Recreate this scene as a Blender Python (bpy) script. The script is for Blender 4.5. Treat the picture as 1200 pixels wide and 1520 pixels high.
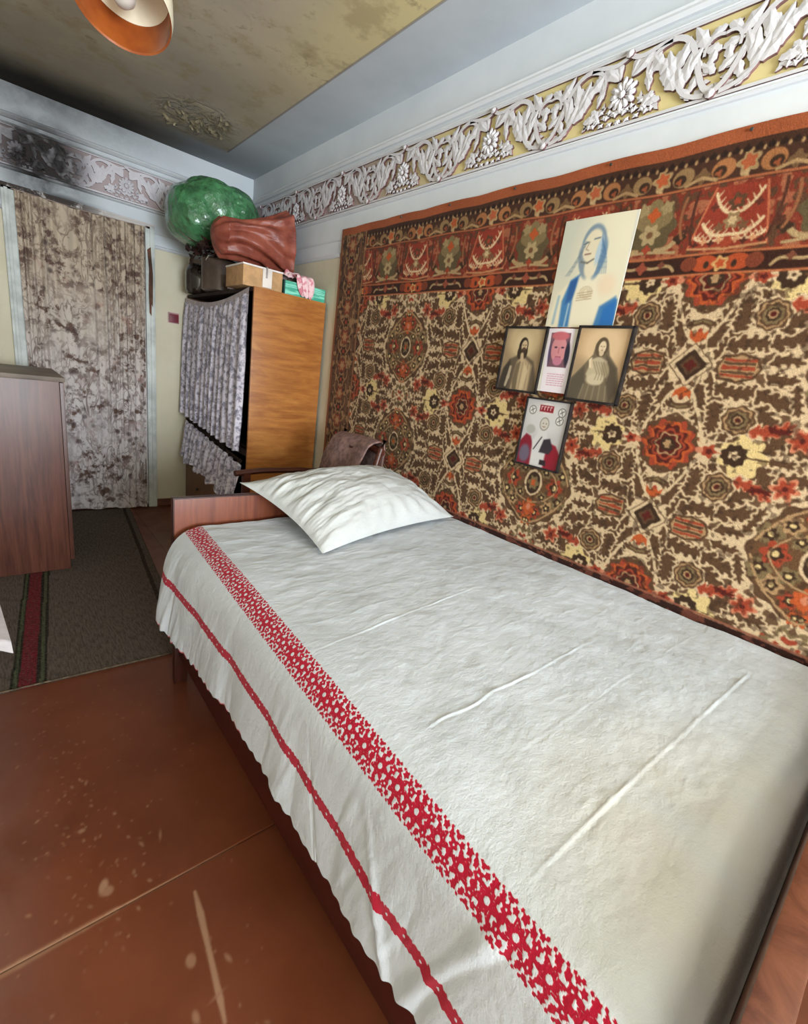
import bpy, bmesh, math, random
import numpy as np
from mathutils import Matrix, Vector, Euler
random.seed(4)
RNG = np.random.default_rng(7)
for o in list(bpy.data.objects): bpy.data.objects.remove(o)
S = bpy.context.scene
COL = S.collection

# ------------------------------------------------------------------ camera, world, lights, exposure
cam_d = bpy.data.cameras.new('camera'); cam = bpy.data.objects.new('camera', cam_d); COL.objects.link(cam)
RT = Vector((0.75771204, -0.63857818, 0.13450043)); UP = Vector((0.07757793, 0.2927821, 0.95302692)); FW = Vector((0.64796151, 0.71168571, -0.2713841))
M = Matrix.Identity(4)
for i in range(3):
    M[i][0] = RT[i]; M[i][1] = UP[i]; M[i][2] = -FW[i]
M[2][3] = 1.2485
cam.matrix_world = M
cam_d.sensor_fit = 'HORIZONTAL'; cam_d.sensor_width = 36.0; cam_d.lens = 36 * 690.23 / 1200; cam_d.clip_start = 0.02
S.camera = cam

world = bpy.data.worlds.new('world'); S.world = world; world.use_nodes = True
bg = world.node_tree.nodes['Background']; bg.inputs[0].default_value = (0.80, 0.88, 1.0, 1); bg.inputs[1].default_value = 0.6
S.view_settings.view_transform = 'Standard'; S.view_settings.look = 'None'; S.view_settings.gamma = 1.0
S.view_settings.use_curve_mapping = False
S.view_settings.exposure = 0.72

def area(name, loc, direction, sx, sy, power, color):
    l = bpy.data.lights.new(name, 'AREA'); l.shape = 'RECTANGLE'; l.size = sx; l.size_y = sy; l.energy = power; l.color = color
    o = bpy.data.objects.new(name, l); COL.objects.link(o); o.location = loc
    o.rotation_euler = Vector(direction).to_track_quat('-Z', 'Y').to_euler(); return o
area('window_daylight', (0.45, -3.04, 1.45), (0, 1, 0.50), 1.75, 1.45, 215, (0.84, 0.925, 1.0))

# ------------------------------------------------------------------ node helper
def lin(c):
    o = []
    for v in c[:3]:
        v = v / 255.0
        o.append(v / 12.92 if v <= 0.04045 else ((v + 0.055) / 1.055) ** 2.4)
    return tuple(o) + (1.0,)
def linarr(a):
    a = np.clip(a, 0, 255) / 255.0
    return np.where(a <= 0.04045, a / 12.92, ((a + 0.055) / 1.055) ** 2.4)

class Mat:
    def __init__(s, name, base=(200, 200, 200), rough=0.7, spec=0.3):
        s.m = bpy.data.materials.new(name); s.m.use_nodes = True; s.t = s.m.node_tree; s.b = s.t.nodes['Principled BSDF']
        s.b.inputs['Base Color'].default_value = lin(base); s.b.inputs['Roughness'].default_value = rough
        s.b.inputs['Specular IOR Level'].default_value = spec; s._co = None; s.c0 = lin(base)
    def co(s):
        if s._co is None: s._co = s.t.nodes.new('ShaderNodeTexCoord').outputs['Object']
        return s._co
    def put(s, sock, v):
        if v is None: return
        if hasattr(v, 'is_output') or isinstance(v, bpy.types.NodeSocket): s.t.links.new(v, sock)
        else:
            try: sock.default_value = v
            except Exception: sock.default_value = (v, v, v)
    def mapv(s, scale=(1, 1, 1), loc=(0, 0, 0), rot=(0, 0, 0), vec=None):
        n = s.t.nodes.new('ShaderNodeMapping'); s.put(n.inputs[0], vec or s.co())
        n.inputs['Scale'].default_value = scale; n.inputs['Location'].default_value = loc; n.inputs['Rotation'].default_value = rot
        return n.outputs[0]
    def noise(s, scale, detail=4, rough=0.55, vec=None, dist=0, out=0):
        n = s.t.nodes.new('ShaderNodeTexNoise'); s.put(n.inputs['Vector'], vec or s.co())
        n.inputs['Scale'].default_value = scale; n.inputs['Detail'].default_value = detail; n.inputs['Roughness'].default_value = rough
        n.inputs['Distortion'].default_value = dist
        return n.outputs[out]
    def voro(s, scale, vec=None, feature='F1', out='Distance', rand=1):
        n = s.t.nodes.new('ShaderNodeTexVoronoi'); n.feature = feature; s.put(n.inputs['Vector'], vec or s.co())
        n.inputs['Scale'].default_value = scale; n.inputs['Randomness'].default_value = rand
        return n.outputs[out]
    def math(s, op, a, b=None, c=None, clamp=False):
        n = s.t.nodes.new('ShaderNodeMath'); n.operation = op; n.use_clamp = clamp; s.put(n.inputs[0], a); s.put(n.inputs[1], b)
        if c is not None: s.put(n.inputs[2], c)
        return n.outputs[0]
    def sep(s, vec=None):
        n = s.t.nodes.new('ShaderNodeSeparateXYZ'); s.put(n.inputs[0], vec or s.co()); return n.outputs
    def ramp(s, v, lo, hi, a=0.0, b=1.0):
        n = s.t.nodes.new('ShaderNodeMapRange'); n.clamp = True; n.interpolation_type = 'SMOOTHSTEP'
        s.put(n.inputs[0], v); s.put(n.inputs[1], lo); s.put(n.inputs[2], hi); s.put(n.inputs[3], a); s.put(n.inputs[4], b)
        return n.outputs[0]
    def mix(s, f, a, b, mode='MIX'):
        n = s.t.nodes.new('ShaderNodeMix'); n.data_type = 'RGBA'; n.blend_type = mode
        s.put(n.inputs[0], f); s.put(n.inputs[6], lin(a) if isinstance(a, tuple) else a); s.put(n.inputs[7], lin(b) if isinstance(b, tuple) else b)
        return n.outputs[2]
    def attr(s, name='Col', out='Color'):
        n = s.t.nodes.new('ShaderNodeAttribute'); n.attribute_name = name; return n.outputs[out]
    def near(s, p, r0, r1, squash=(1, 1, 1)):
        v = s.t.nodes.new('ShaderNodeVectorMath'); v.operation = 'SUBTRACT'; s.put(v.inputs[0], s.co()); v.inputs[1].default_value = p
        w = s.t.nodes.new('ShaderNodeVectorMath'); w.operation = 'MULTIPLY'; s.put(w.inputs[0], v.outputs[0]); w.inputs[1].default_value = squash
        l = s.t.nodes.new('ShaderNodeVectorMath'); l.operation = 'LENGTH'; s.put(l.inputs[0], w.outputs[0])
        return s.ramp(l.outputs['Value'], r0, r1, 1.0, 0.0)
    def color(s, v): s.t.links.new(v, s.b.inputs['Base Color']); return s
    def rough(s, v): s.put(s.b.inputs['Roughness'], v); return s
    def bump(s, h, strength=0.3, dist=0.002):
        n = s.t.nodes.new('ShaderNodeBump'); n.inputs['Strength'].default_value = strength; n.inputs['Distance'].default_value = dist
        s.put(n.inputs['Height'], h); s.t.links.new(n.outputs[0], s.b.inputs['Normal']); return s

def simple(name, base, rough=0.6, var=0.12, scale=8, spec=0.3, metal=0.0):
    m = Mat(name, base, rough, spec); n = m.noise(scale, 5)
    d = tuple(max(0, v * (1 - var * 1.6)) for v in base); l = tuple(min(255, v * (1 + var)) for v in base)
    m.color(m.mix(m.ramp(n, .3, .7), d, l)); m.b.inputs['Metallic'].default_value = metal
    m.bump(m.noise(scale * 12, 3), .12, .001)
    return m.m
def wood(name, dark, light, axis='z', rough=0.35, scale=1.0, spec=0.45, horizontal=False, wave=2.2):
    m = Mat(name, light, rough, spec)
    sc = {'z': (9, 9, .55), 'x': (.55, 9, 9), 'y': (9, .55, 9)}[axis]
    v = m.mapv(tuple(q * scale for q in sc))
    n1 = m.noise(1.6, 6, .6, v, wave); n2 = m.noise(9, 5, .65, v, .4); n3 = m.noise(30, 3, .6, v)
    f = m.math('ADD', m.math('MULTIPLY', m.ramp(n1, .32, .68), .55), m.math('MULTIPLY', m.ramp(n2, .3, .7), .35))
    f = m.math('ADD', f, m.math('MULTIPLY', n3, .12))
    m.color(m.mix(f, dark, light)); m.bump(n3, .08, .0006)
    return m.m

# ------------------------------------------------------------------ mesh helpers
EMPTY = {}
def props(o, label=None, cat=None, group=None, kind=None):
    if label: o['label'] = label
    if cat: o['category'] = cat
    if group: o['group'] = group
    if kind: o['kind'] = kind
    return o
def thing(name, label, cat, loc=(0, 0, 0), group=None):
    o = bpy.data.objects.new(name, None); COL.objects.link(o); o.location = loc; o.empty_display_size = .05
    return props(o, label, cat, group)
def link(name, me, mat, parent=None):
    o = bpy.data.objects.new(name, me); COL.objects.link(o)
    if mat and not me.materials: me.materials.append(mat)
    if parent is not None:
        o.parent = parent
        if parent.type == 'EMPTY' and parent.parent is None: o.location = -Vector(parent.location)
    return o
def from_bm(name, bm, mat, parent=None, smooth=False):
    bmesh.ops.recalc_face_normals(bm, faces=bm.faces)
    me = bpy.data.meshes.new(name); bm.to_mesh(me); bm.free()
    if smooth:
        me.polygons.foreach_set('use_smooth', [True] * len(me.polygons))
        try: me.set_sharp_from_angle(angle=math.radians(40))
        except Exception: pass
    return link(name, me, mat, parent)
def add_box(bm, a, b, bev=0.0, seg=2):
    r = bmesh.ops.create_cube(bm, size=1); vs = r['verts']
    for v in vs:
        v.co = Vector([(a[i] + b[i]) / 2 + v.co[i] * abs(b[i] - a[i]) for i in range(3)])
    if bev > 0:
        es = list({e for v in vs for e in v.link_edges})
        bmesh.ops.bevel(bm, geom=es, offset=bev, segments=seg, affect='EDGES', profile=.7)
def box(name, a, b, mat, parent=None, bev=0.004, seg=2):
    bm = bmesh.new(); add_box(bm, a, b, bev, seg); return from_bm(name, bm, mat, parent, bev > 0)
def boxes(name, lst, mat, parent=None, bev=0.0):
    bm = bmesh.new()
    for a, b in lst: add_box(bm, a, b, bev)
    return from_bm(name, bm, mat, parent, bev > 0)
def add_tube(bm, pts, r, seg=10, flat=1.0):
    pts = [Vector(p) for p in pts]; rings = []
    rr = r if hasattr(r, '__len__') else [r] * len(pts)
    for i, p in enumerate(pts):
        t = (pts[min(i + 1, len(pts) - 1)] - pts[max(i - 1, 0)]).normalized()
        a = Vector((0, 0, 1)) if abs(t.z) < .9 else Vector((1, 0, 0))
        u = t.cross(a).normalized(); w = t.cross(u).normalized()
        rings.append([bm.verts.new(p + u * math.cos(k * 2 * math.pi / seg) * rr[i] + w * math.sin(k * 2 * math.pi / seg) * rr[i] * flat) for k in range(seg)])
    for i in range(len(rings) - 1):
        for k in range(seg):
            bm.faces.new((rings[i][k], rings[i][(k + 1) % seg], rings[i + 1][(k + 1) % seg], rings[i + 1][k]))
    bm.faces.new(rings[0][::-1]); bm.faces.new(rings[-1])
def tube(name, pts, r, mat, parent=None, seg=10, flat=1.0):
    bm = bmesh.new(); add_tube(bm, pts, r, seg, flat); return from_bm(name, bm, mat, parent, True)
def lathe(name, prof, center, mat, parent=None, seg=40, rot=None):
    bm = bmesh.new(); rings = []
    R3 = rot.to_matrix() if rot else Matrix.Identity(3)
    for r, z in prof:
        if r < 1e-5: rings.append([bm.verts.new(Vector(center) + R3 @ Vector((0, 0, z)))])
        else: rings.append([bm.verts.new(Vector(center) + R3 @ Vector((r * math.cos(k * 2 * math.pi / seg), r * math.sin(k * 2 * math.pi / seg), z))) for k in range(seg)])
    for i in range(len(rings) - 1):
        A, B = rings[i], rings[i + 1]
        for k in range(seg):
            k2 = (k + 1) % seg
            if len(A) == 1 and len(B) == 1: continue
            if len(A) == 1: bm.faces.new((A[0], B[k], B[k2]))
            elif len(B) == 1: bm.faces.new((A[k], B[0], A[k2]))
            else: bm.faces.new((A[k], B[k], B[k2], A[k2]))
    return from_bm(name, bm, mat, parent, True)
def grid(name, P, mat, parent=None, C=None, smooth=True, wrap=False):
    n, m = P.shape[:2]
    me = bpy.data.meshes.new(name); me.vertices.add(n * m); me.vertices.foreach_set('co', P.reshape(-1).astype(np.float32))
    I = np.arange(n * m).reshape(n, m)
    if wrap: I = np.concatenate([I, I[:, :1]], 1)
    q = np.stack([I[:-1, :-1], I[1:, :-1], I[1:, 1:], I[:-1, 1:]], -1).reshape(-1, 4)
    me.loops.add(q.size); me.loops.foreach_set('vertex_index', q.reshape(-1).astype(np.int32))
    me.polygons.add(len(q)); me.polygons.foreach_set('loop_start', (np.arange(len(q)) * 4).astype(np.int32))
    try: me.polygons.foreach_set('loop_total', np.full(len(q), 4, np.int32))
    except Exception: pass
    if smooth: me.polygons.foreach_set('use_smooth', np.ones(len(q), bool))
    me.update(calc_edges=True)
    if C is not None:
        a = me.color_attributes.new('Col', 'FLOAT_COLOR', 'POINT')
        cc = np.ones((n * m, 4), np.float32); cc[:, :3] = C.reshape(-1, 3); a.data.foreach_set('color', cc.reshape(-1))
    return link(name, me, mat, parent)

# value noise
_T = RNG.random((256, 256))
def vn(x, y, s=0):
    x = np.asarray(x, float) + s * 17.3; y = np.asarray(y, float) + s * 9.7
    xi = np.floor(x).astype(int); yi = np.floor(y).astype(int); fx = x - xi; fy = y - yi
    fx = fx * fx * (3 - 2 * fx); fy = fy * fy * (3 - 2 * fy)
    g = lambda a, b: _T[a & 255, b & 255]
    return (g(xi, yi) * (1 - fx) + g(xi + 1, yi) * fx) * (1 - fy) + (g(xi, yi + 1) * (1 - fx) + g(xi + 1, yi + 1) * fx) * fy
def fbm(x, y, o=4, s=0):
    r = 0; a = .5
    for i in range(o): r = r + a * vn(x * 2 ** i, y * 2 ** i, s + i); a *= .5
    return r - .47
def sstep(a, b, x):
    t = np.clip((x - a) / (b - a), 0, 1); return t * t * (3 - 2 * t)

# ------------------------------------------------------------------ raster painter (for woven and printed patterns)
class Cv:
    def __init__(s, u0, u1, v0, v1, res, bgc):
        s.u0, s.v0, s.res = u0, v0, res
        s.W = int(round((u1 - u0) / res)) + 1; s.H = int(round((v1 - v0) / res)) + 1
        s.U, s.V = np.meshgrid(u0 + np.arange(s.W) * res, v0 + np.arange(s.H) * res)
        s.a = np.zeros((s.H, s.W, 3)); s.a[:] = bgc
    def win(s, u0, u1, v0, v1):
        i0 = max(0, int((u0 - s.u0) / s.res) - 2); i1 = min(s.W, int((u1 - s.u0) / s.res) + 3)
        j0 = max(0, int((v0 - s.v0) / s.res) - 2); j1 = min(s.H, int((v1 - s.v0) / s.res) + 3)
        return (slice(j0, max(j0, j1)), slice(i0, max(i0, i1)))
    def put(s, w, sd, col, soft=1.0, op=1.0):
        al = (np.clip(.5 - sd / (s.res * soft), 0, 1) * op)[..., None]
        s.a[w] = s.a[w] * (1 - al) + np.array(col) * al
    def ell(s, u, v, ru, rv, col, rot=0, ring=None, soft=1.0, op=1.0):
        R = max(ru, rv) * 1.1 + s.res * soft * 2; w = s.win(u - R, u + R, v - R, v + R)
        x = s.U[w] - u; y = s.V[w] - v
        if rot: c, k = math.cos(rot), math.sin(rot); x, y = x * c + y * k, -x * k + y * c
        sd = (np.sqrt((x / ru) ** 2 + (y / rv) ** 2) - 1) * min(ru, rv)
        if ring: sd = np.abs(sd) - ring
        s.put(w, sd, col, soft, op)
    def petal(s, u, v, R, n, amp, col, ph=0, ring=None, sharp=1.0):
        w = s.win(u - R * 1.5, u + R * 1.5, v - R * 1.5, v + R * 1.5)
        x = s.U[w] - u; y = s.V[w] - v; r = np.hypot(x, y); t = np.arctan2(y, x)
        sd = r - R * (1 + amp * np.cos(n * (t - ph)) ) 
        if ring: sd = np.abs(sd) - ring
        s.put(w, sd, col)
    def line(s, pts, r, col, soft=1.0, op=1.0):
        for i in range(len(pts) - 1):
            (a, b), (c, d) = pts[i], pts[i + 1]
            r0 = r[i] if hasattr(r, '__len__') else r; r1 = r[i + 1] if hasattr(r, '__len__') else r
            k = max(r0, r1) + s.res * soft
            w = s.win(min(a, c) - k, max(a, c) + k, min(b, d) - k, max(b, d) + k)
            x = s.U[w] - a; y = s.V[w] - b; L = (c - a) ** 2 + (d - b) ** 2 + 1e-12
            t = np.clip((x * (c - a) + y * (d - b)) / L, 0, 1)
            s.put(w, np.hypot(x - t * (c - a), y - t * (d - b)) - (r0 + (r1 - r0) * t), col, soft, op)
    def poly(s, pts, col, soft=1.0, op=1.0):
        us = [p[0] for p in pts]; vs = [p[1] for p in pts]; w = s.win(min(us), max(us), min(vs), max(vs))
        x = s.U[w]; y = s.V[w]; ins = np.zeros(x.shape, bool); d = np.full(x.shape, 1e9)
        for i in range(len(pts)):
            (a, b), (c, e) = pts[i], pts[(i + 1) % len(pts)]
            cond = ((b > y) != (e > y)); xi = (c - a) * (y - b) / ((e - b) + 1e-12) + a; ins ^= cond & (x < xi)
            L = (c - a) ** 2 + (e - b) ** 2 + 1e-12; t = np.clip(((x - a) * (c - a) + (y - b) * (e - b)) / L, 0, 1)
            d = np.minimum(d, np.hypot(x - a - t * (c - a), y - b - t * (e - b)))
        s.put(w, np.where(ins, -d, d), col, soft, op)
    def leaf(s, pts, R, col, outl=None, oc=None, lobes=5, tip=.25):
        P = bez(pts, 26); rr = []
        for i, p in enumerate(P):
            t = i / 25; rr.append(R * (math.sin(math.pi * min(1, t * .92 + .08)) ** .6) * (.54 + .16 * abs(math.sin(lobes * math.pi * t))) + .001)
        nl = []
        for k in range(lobes):
            t = (k + .55) / lobes; i = int(t * 24); p = P[i]; q = P[i + 1]; dx, dy = q[0] - p[0], q[1] - p[1]; L = math.hypot(dx, dy) + 1e-9
            for sg in (-1, 1):
                nl.append((p[0] - sg * dy / L * R * .92 + dx / L * R * .35, p[1] + sg * dx / L * R * .92 + dy / L * R * .35, R * .40 * (1.1 - t * .4)))
                nl.append((p[0] - sg * dy / L * R * .5, p[1] + sg * dx / L * R * .5, R * .34))
        if outl:
            s.line(P, [q + outl for q in rr], oc)
            for a, b, r in nl: s.ell(a, b, r + outl, r + outl, oc)
        s.line(P, rr, col)
        for a, b, r in nl: s.ell(a, b, r, r, col)
    def sample(s, u, v):
        x = np.clip((u - s.u0) / s.res, 0, s.W - 1.001); y = np.clip((v - s.v0) / s.res, 0, s.H - 1.001)
        i = x.astype(int); j = y.astype(int); fx = (x - i)[..., None]; fy = (y - j)[..., None]
        a = s.a
        return (a[j, i] * (1 - fx) + a[j, i + 1] * fx) * (1 - fy) + (a[j + 1, i] * (1 - fx) + a[j + 1, i + 1] * fx) * fy
def bez(p, n):
    out = []
    for k in range(n):
        t = k / (n - 1)
        if len(p) == 2: out.append((p[0][0] * (1 - t) + p[1][0] * t, p[0][1] * (1 - t) + p[1][1] * t))
        elif len(p) == 3:
            a, b, c = (1 - t) ** 2, 2 * t * (1 - t), t * t
            out.append((a * p[0][0] + b * p[1][0] + c * p[2][0], a * p[0][1] + b * p[1][1] + c * p[2][1]))
        else:
            a, b, c, d = (1 - t) ** 3, 3 * t * (1 - t) ** 2, 3 * t * t * (1 - t), t ** 3
            out.append(tuple(a * p[0][i] + b * p[1][i] + c * p[2][i] + d * p[3][i] for i in (0, 1)))
    return out

XR, YB, ZC = 1.6305, 4.008, 2.549
XL, YF = -1.15, -3.0
exec_parts = []

# ================================================================== STRUCTURE
def wall_material(name, sooty=False):
    m = Mat(name, (205, 210, 212), .75, .2); x, y, z = m.sep()
    paper = m.mix(m.ramp(m.noise(3, 5), .3, .7), (206, 198, 174), (218, 211, 190))
    paper = m.mix(m.ramp(m.noise(60, 2, vec=m.mapv((1, 1, .25))), .4, .75, 0, .35), paper, (214, 205, 182))
    paint = m.mix(m.ramp(m.noise(2.2, 5), .3, .75), (212, 218, 223), (226, 230, 234))
    if sooty:
        paint = m.mix(.35, paint, (160, 166, 170))
        paper = m.mix(.25, paper, (160, 152, 128))
    c = m.mix(m.ramp(z, 1.903, 1.907), paper, paint)
    if sooty:
        n = m.noise(5, 6, .65)
        s1 = m.math('MULTIPLY', m.near((.34, 4.0, 2.20), .05, .36, (1, 1, .75)), m.ramp(n, .25, .62, .45, 1.0))
        s3 = m.math('MULTIPLY', m.ramp(z, 2.3, 2.55), m.ramp(x, 1.5, .4), clamp=True)
        s3 = m.math('MULTIPLY', s3, m.ramp(n, .2, .7, .35, .75))
        s4 = m.math('MULTIPLY', m.near((.42, 4.0, 2.02), .03, .22, (.7, 1, 2.5)), .9)
        s = m.math('MAXIMUM', m.math('MAXIMUM', s1, s3), s4)
        c = m.mix(s, c, (34, 31, 29))
    else:
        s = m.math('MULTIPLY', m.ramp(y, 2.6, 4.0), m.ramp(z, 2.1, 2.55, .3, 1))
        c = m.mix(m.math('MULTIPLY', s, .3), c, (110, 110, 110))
    m.color(c); m.bump(m.noise(14, 5), .25, .004)
    return m.m
M_WALL = wall_material('painted_wall'); M_WALLB = wall_material('sooty_wall', True)
M_PLAIN = simple('side_wall', (228, 222, 206), .8)
M_TRIM = simple('white_gloss_trim', (214, 217, 216), .4, .05)
M_TRIMG = simple('old_trim', (186, 190, 186), .45, .08)

def struct(o): o['kind'] = 'structure'; return o
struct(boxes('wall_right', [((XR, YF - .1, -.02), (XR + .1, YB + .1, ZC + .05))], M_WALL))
struct(boxes('wall_back', [((XL, YB, 0), (.15, YB + .1, ZC)), ((.89, YB, 0), (XR, YB + .1, ZC)), ((.15, YB, 2.0), (.89, YB + .1, ZC))], M_WALLB))
struct(boxes('wall_left', [((XL - .1, YF - .1, -.02), (XL, YB + .1, ZC + .05))], M_PLAIN))
struct(boxes('wall_front', [((XL, YF - .1, 0), (-.35, YF, ZC)), ((1.45, YF - .1, 0), (XR, YF, ZC)), ((-.35, YF - .1, 0), (1.45, YF, .8)), ((-.35, YF - .1, 2.3), (1.45, YF, ZC))], M_PLAIN))
wd = struct(boxes('window_1', [((-.35, YF - .03, .8), (-.29, YF + .02, 2.3)), ((1.39, YF - .03, .8), (1.45, YF + .02, 2.3)), ((-.29, YF - .03, .8), (1.39, YF + .02, .86)), ((-.29, YF - .03, 2.24), (1.39, YF + .02, 2.3)), ((.52, YF - .02, .86), (.58, YF + .01, 2.24))], M_TRIM))
# ceiling
m = Mat('stained_ceiling', (160, 148, 120), .85, .15); x, y, z = m.sep()
n1 = m.noise(1.6, 6, .6); n2 = m.noise(5.5, 6, .65); n3 = m.noise(16, 5, .6)
tan = m.mix(m.ramp(n1, .35, .65), (182, 172, 155), (200, 189, 166))
tan = m.mix(m.math('MULTIPLY', m.ramp(x, .85, 1.25), m.ramp(y, 3.4, 1.4)), tan, (226, 212, 158))
tan = m.mix(m.math('MULTIPLY', m.ramp(n2, .5, .66), .55), tan, (170, 152, 112))
tan = m.mix(m.math('MULTIPLY', m.math('MULTIPLY', m.ramp(n3, .55, .7), m.ramp(n1, .45, .6)), .7), tan, (150, 134, 102))
blue = m.mix(m.ramp(n1, .3, .7), (190, 199, 206), (206, 214, 220))
border = m.math('MAXIMUM', m.ramp(x, 1.316, 1.322), m.math('MULTIPLY', m.ramp(m.math('ADD', y, m.math('MULTIPLY', n2, .06)), 3.69, 3.78), m.ramp(x, .75, 1.25)))
c = m.mix(border, tan, blue)
ln = m.math('MULTIPLY', m.ramp(m.math('ABSOLUTE', m.math('SUBTRACT', x, 1.318)), .004, .008, 1, 0), m.ramp(y, 3.705, 3.70))
c = m.mix(m.math('MULTIPLY', ln, .6), c, (120, 112, 118))
soot = m.math('MULTIPLY', m.ramp(m.math('ADD', y, m.math('MULTIPLY', n1, .35)), 3.40, 4.08), m.ramp(x, 1.75, .65, .40, .98))
soot2 = m.math('MULTIPLY', m.ramp(y, 2.0, 3.8, 0, .38), m.ramp(x, 1.7, .7))
c = m.mix(m.math('MAXIMUM', soot, soot2), c, (36, 33, 30))
pm = m.near((1.02, 3.42, ZC), .08, .30, (1, .9, 1))
crk = m.noise(9, 4, .6, dist=2.2)
cr = m.math('MULTIPLY', m.ramp(m.math('ABSOLUTE', m.math('SUBTRACT', crk, .5)), .0, .03, 1, 0), pm)
c = m.mix(m.math('MULTIPLY', cr, .75), c, (52, 44, 34))
c = m.mix(m.math('MULTIPLY', m.math('MULTIPLY', pm, m.ramp(crk, .5, .62)), .35), c, (170, 155, 120))
m.color(c)
m.bump(m.math('ADD', m.math('MULTIPLY', n2, .35), m.math('MULTIPLY', m.math('MULTIPLY', m.ramp(crk, .4, .6), pm), 2.0)), .5, .01)
ceil = struct(boxes('ceiling', [((XL - .1, YF - .1, ZC), (XR + .1, YB + .1, ZC + .08))], m.m))
# peeling paint flakes under the ceiling stain
M_FLAKE = simple('peeling_paint', (150, 138, 112), .85, .15)
bm = bmesh.new()
for k in range(46):
    a = random.uniform(0, 6.28); r = random.random() ** .6
    cx, cy = 1.02 + .19 * r * math.cos(a), 3.40 + .22 * r * math.sin(a); w, l, an = random.uniform(.010, .024), random.uniform(.02, .055), random.uniform(0, 3.14)
    vs = []
    for i in range(4):
        for j in (0, 1):
            u = (i / 3) * l; v = (j - .5) * w; dz = -.001 - .012 * (i / 3) ** 2
            vs.append(bm.verts.new((cx + u * math.cos(an) - v * math.sin(an), cy + u * math.sin(an) + v * math.cos(an), ZC + dz)))
    for i in range(3): bm.faces.new((vs[2 * i], vs[2 * i + 2], vs[2 * i + 3], vs[2 * i + 1]))
fl = from_bm('peeling_flakes', bm, M_FLAKE, ceil); fl['kind'] = 'stuff'

# floor: two painted hardboard sheets with worn seams and chips (colour of the wear stays in the paint)
m = Mat('painted_board', (112, 52, 28), .34, .4)
n1 = m.noise(1.8, 5, .6); n2 = m.noise(7, 6, .7); w = m.attr('Col', 'Fac')
c = m.mix(m.ramp(n1, .3, .7), (92, 46, 26), (114, 60, 36)); x, y, z = m.sep()
dust = m.math('MULTIPLY', m.ramp(m.math('ADD', x, m.math('MULTIPLY', n2, .22)), .20, -.05), m.ramp(n2, .3, .7, .2, .75))
c = m.mix(dust, c, (122, 92, 82))
c = m.mix(w, c, (158, 120, 92)); m.color(c)
m.rough(m.math('ADD', m.ramp(n2, .3, .7, .28, .42), m.math('MULTIPLY', w, .4))); m.bump(m.math('ADD', m.noise(3, 4), m.math('MULTIPLY', w, .5)), .15, .003)
M_FLOOR = m.m
floor = struct(boxes('floor', [((XL - .1, YF - .1, -.08), (XR + .1, YB + .2, -.006))], simple('subfloor', (60, 40, 30))))
cv = Cv(-.25, .75, .2, 2.0, .002, (0, 0, 0)); one = (1, 1, 1)
cv.line([(-.25, .915), (-.05, .912), (.12, .915)], [.010, .008, .005], (.6,) * 3, 5); cv.line([(.1, .915), (.25, .914), (.40, .912)], [.004, .0022, .001], (.6,) * 3, 2)
cv.line([(.274, .855), (.270, .80), (.262, .72), (.252, .62), (.247, .58)], [.003, .007, .005, .006, .003], (.8,) * 3, 2)
cv.ell(.106, .985, .009, .019, (.8,) * 3, -.3, soft=3); cv.ell(.112, .97, .012, .012, (.6,) * 3, soft=3)
for (a, b, r1, r2) in ((.085, 1.17, .008, .006), (.20, 1.05, .003, .008), (.245, 1.05, .0025, .012), (.115, 1.33, .003, .008), (.12, .60, .002, .05), (.225, .72, .010, .014), (.205, .62, .006, .012), (.29, .68, .004, .010), (.25, .63, .012, .002)):
    cv.ell(a, b, r1, r2, (.55,) * 3, random.uniform(-.4, .4), soft=2.5)
for k in range(230):
    if k < 130: a, b = .07 + random.gauss(0, .055), 1.25 + random.gauss(0, .27)
    else: a, b = random.uniform(-.1, .42), random.uniform(.3, 1.8)
    r = random.uniform(.001, .0032); cv.ell(a, b, r, r * random.uniform(.8, 2.2), (random.uniform(.2, .55),) * 3, random.uniform(-1, 1), soft=2)
def sheet_piece(name, x0, x1, y0, y1, step):
    xs = np.linspace(x0, x1, max(2, int((x1 - x0) / step))); ys = np.linspace(y0, y1, max(2, int((y1 - y0) / step)))
    X, Y = np.meshgrid(xs, ys); Z = .0015 * fbm(X * 4, Y * 4, 3) * np.clip(np.minimum.reduce([X - x0, x1 - X, Y - y0, y1 - Y]) * 30, 0, 1) - .0008
    e = np.minimum.reduce([X - x0, x1 - X, Y - y0, y1 - Y]); Z = Z - .0012 * (e < 1e-6)
    C = cv.sample(X, Y) * ((X > cv.u0) & (X < .75) & (Y > .2) & (Y < 2.0))[..., None]
    return grid(name, np.stack([X, Y, Z], -1), M_FLOOR, floor, C)
sheet_piece('floor_sheet', -.25, .75, .9145, 2.0, .003)
sheet_piece('floor_sheet', -.25, .75, .2, .9135, .003)
sheet_piece('floor_sheet', -.25, .75, YF, .198, .1)
sheet_piece('floor_sheet', -.25, .75, 2.002, YB + .1, .03)
sheet_piece('floor_sheet', XL, -.252, YF, YB + .1, .1)
sheet_piece('floor_sheet', .752, XR, YF, YB + .1, .03)

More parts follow.
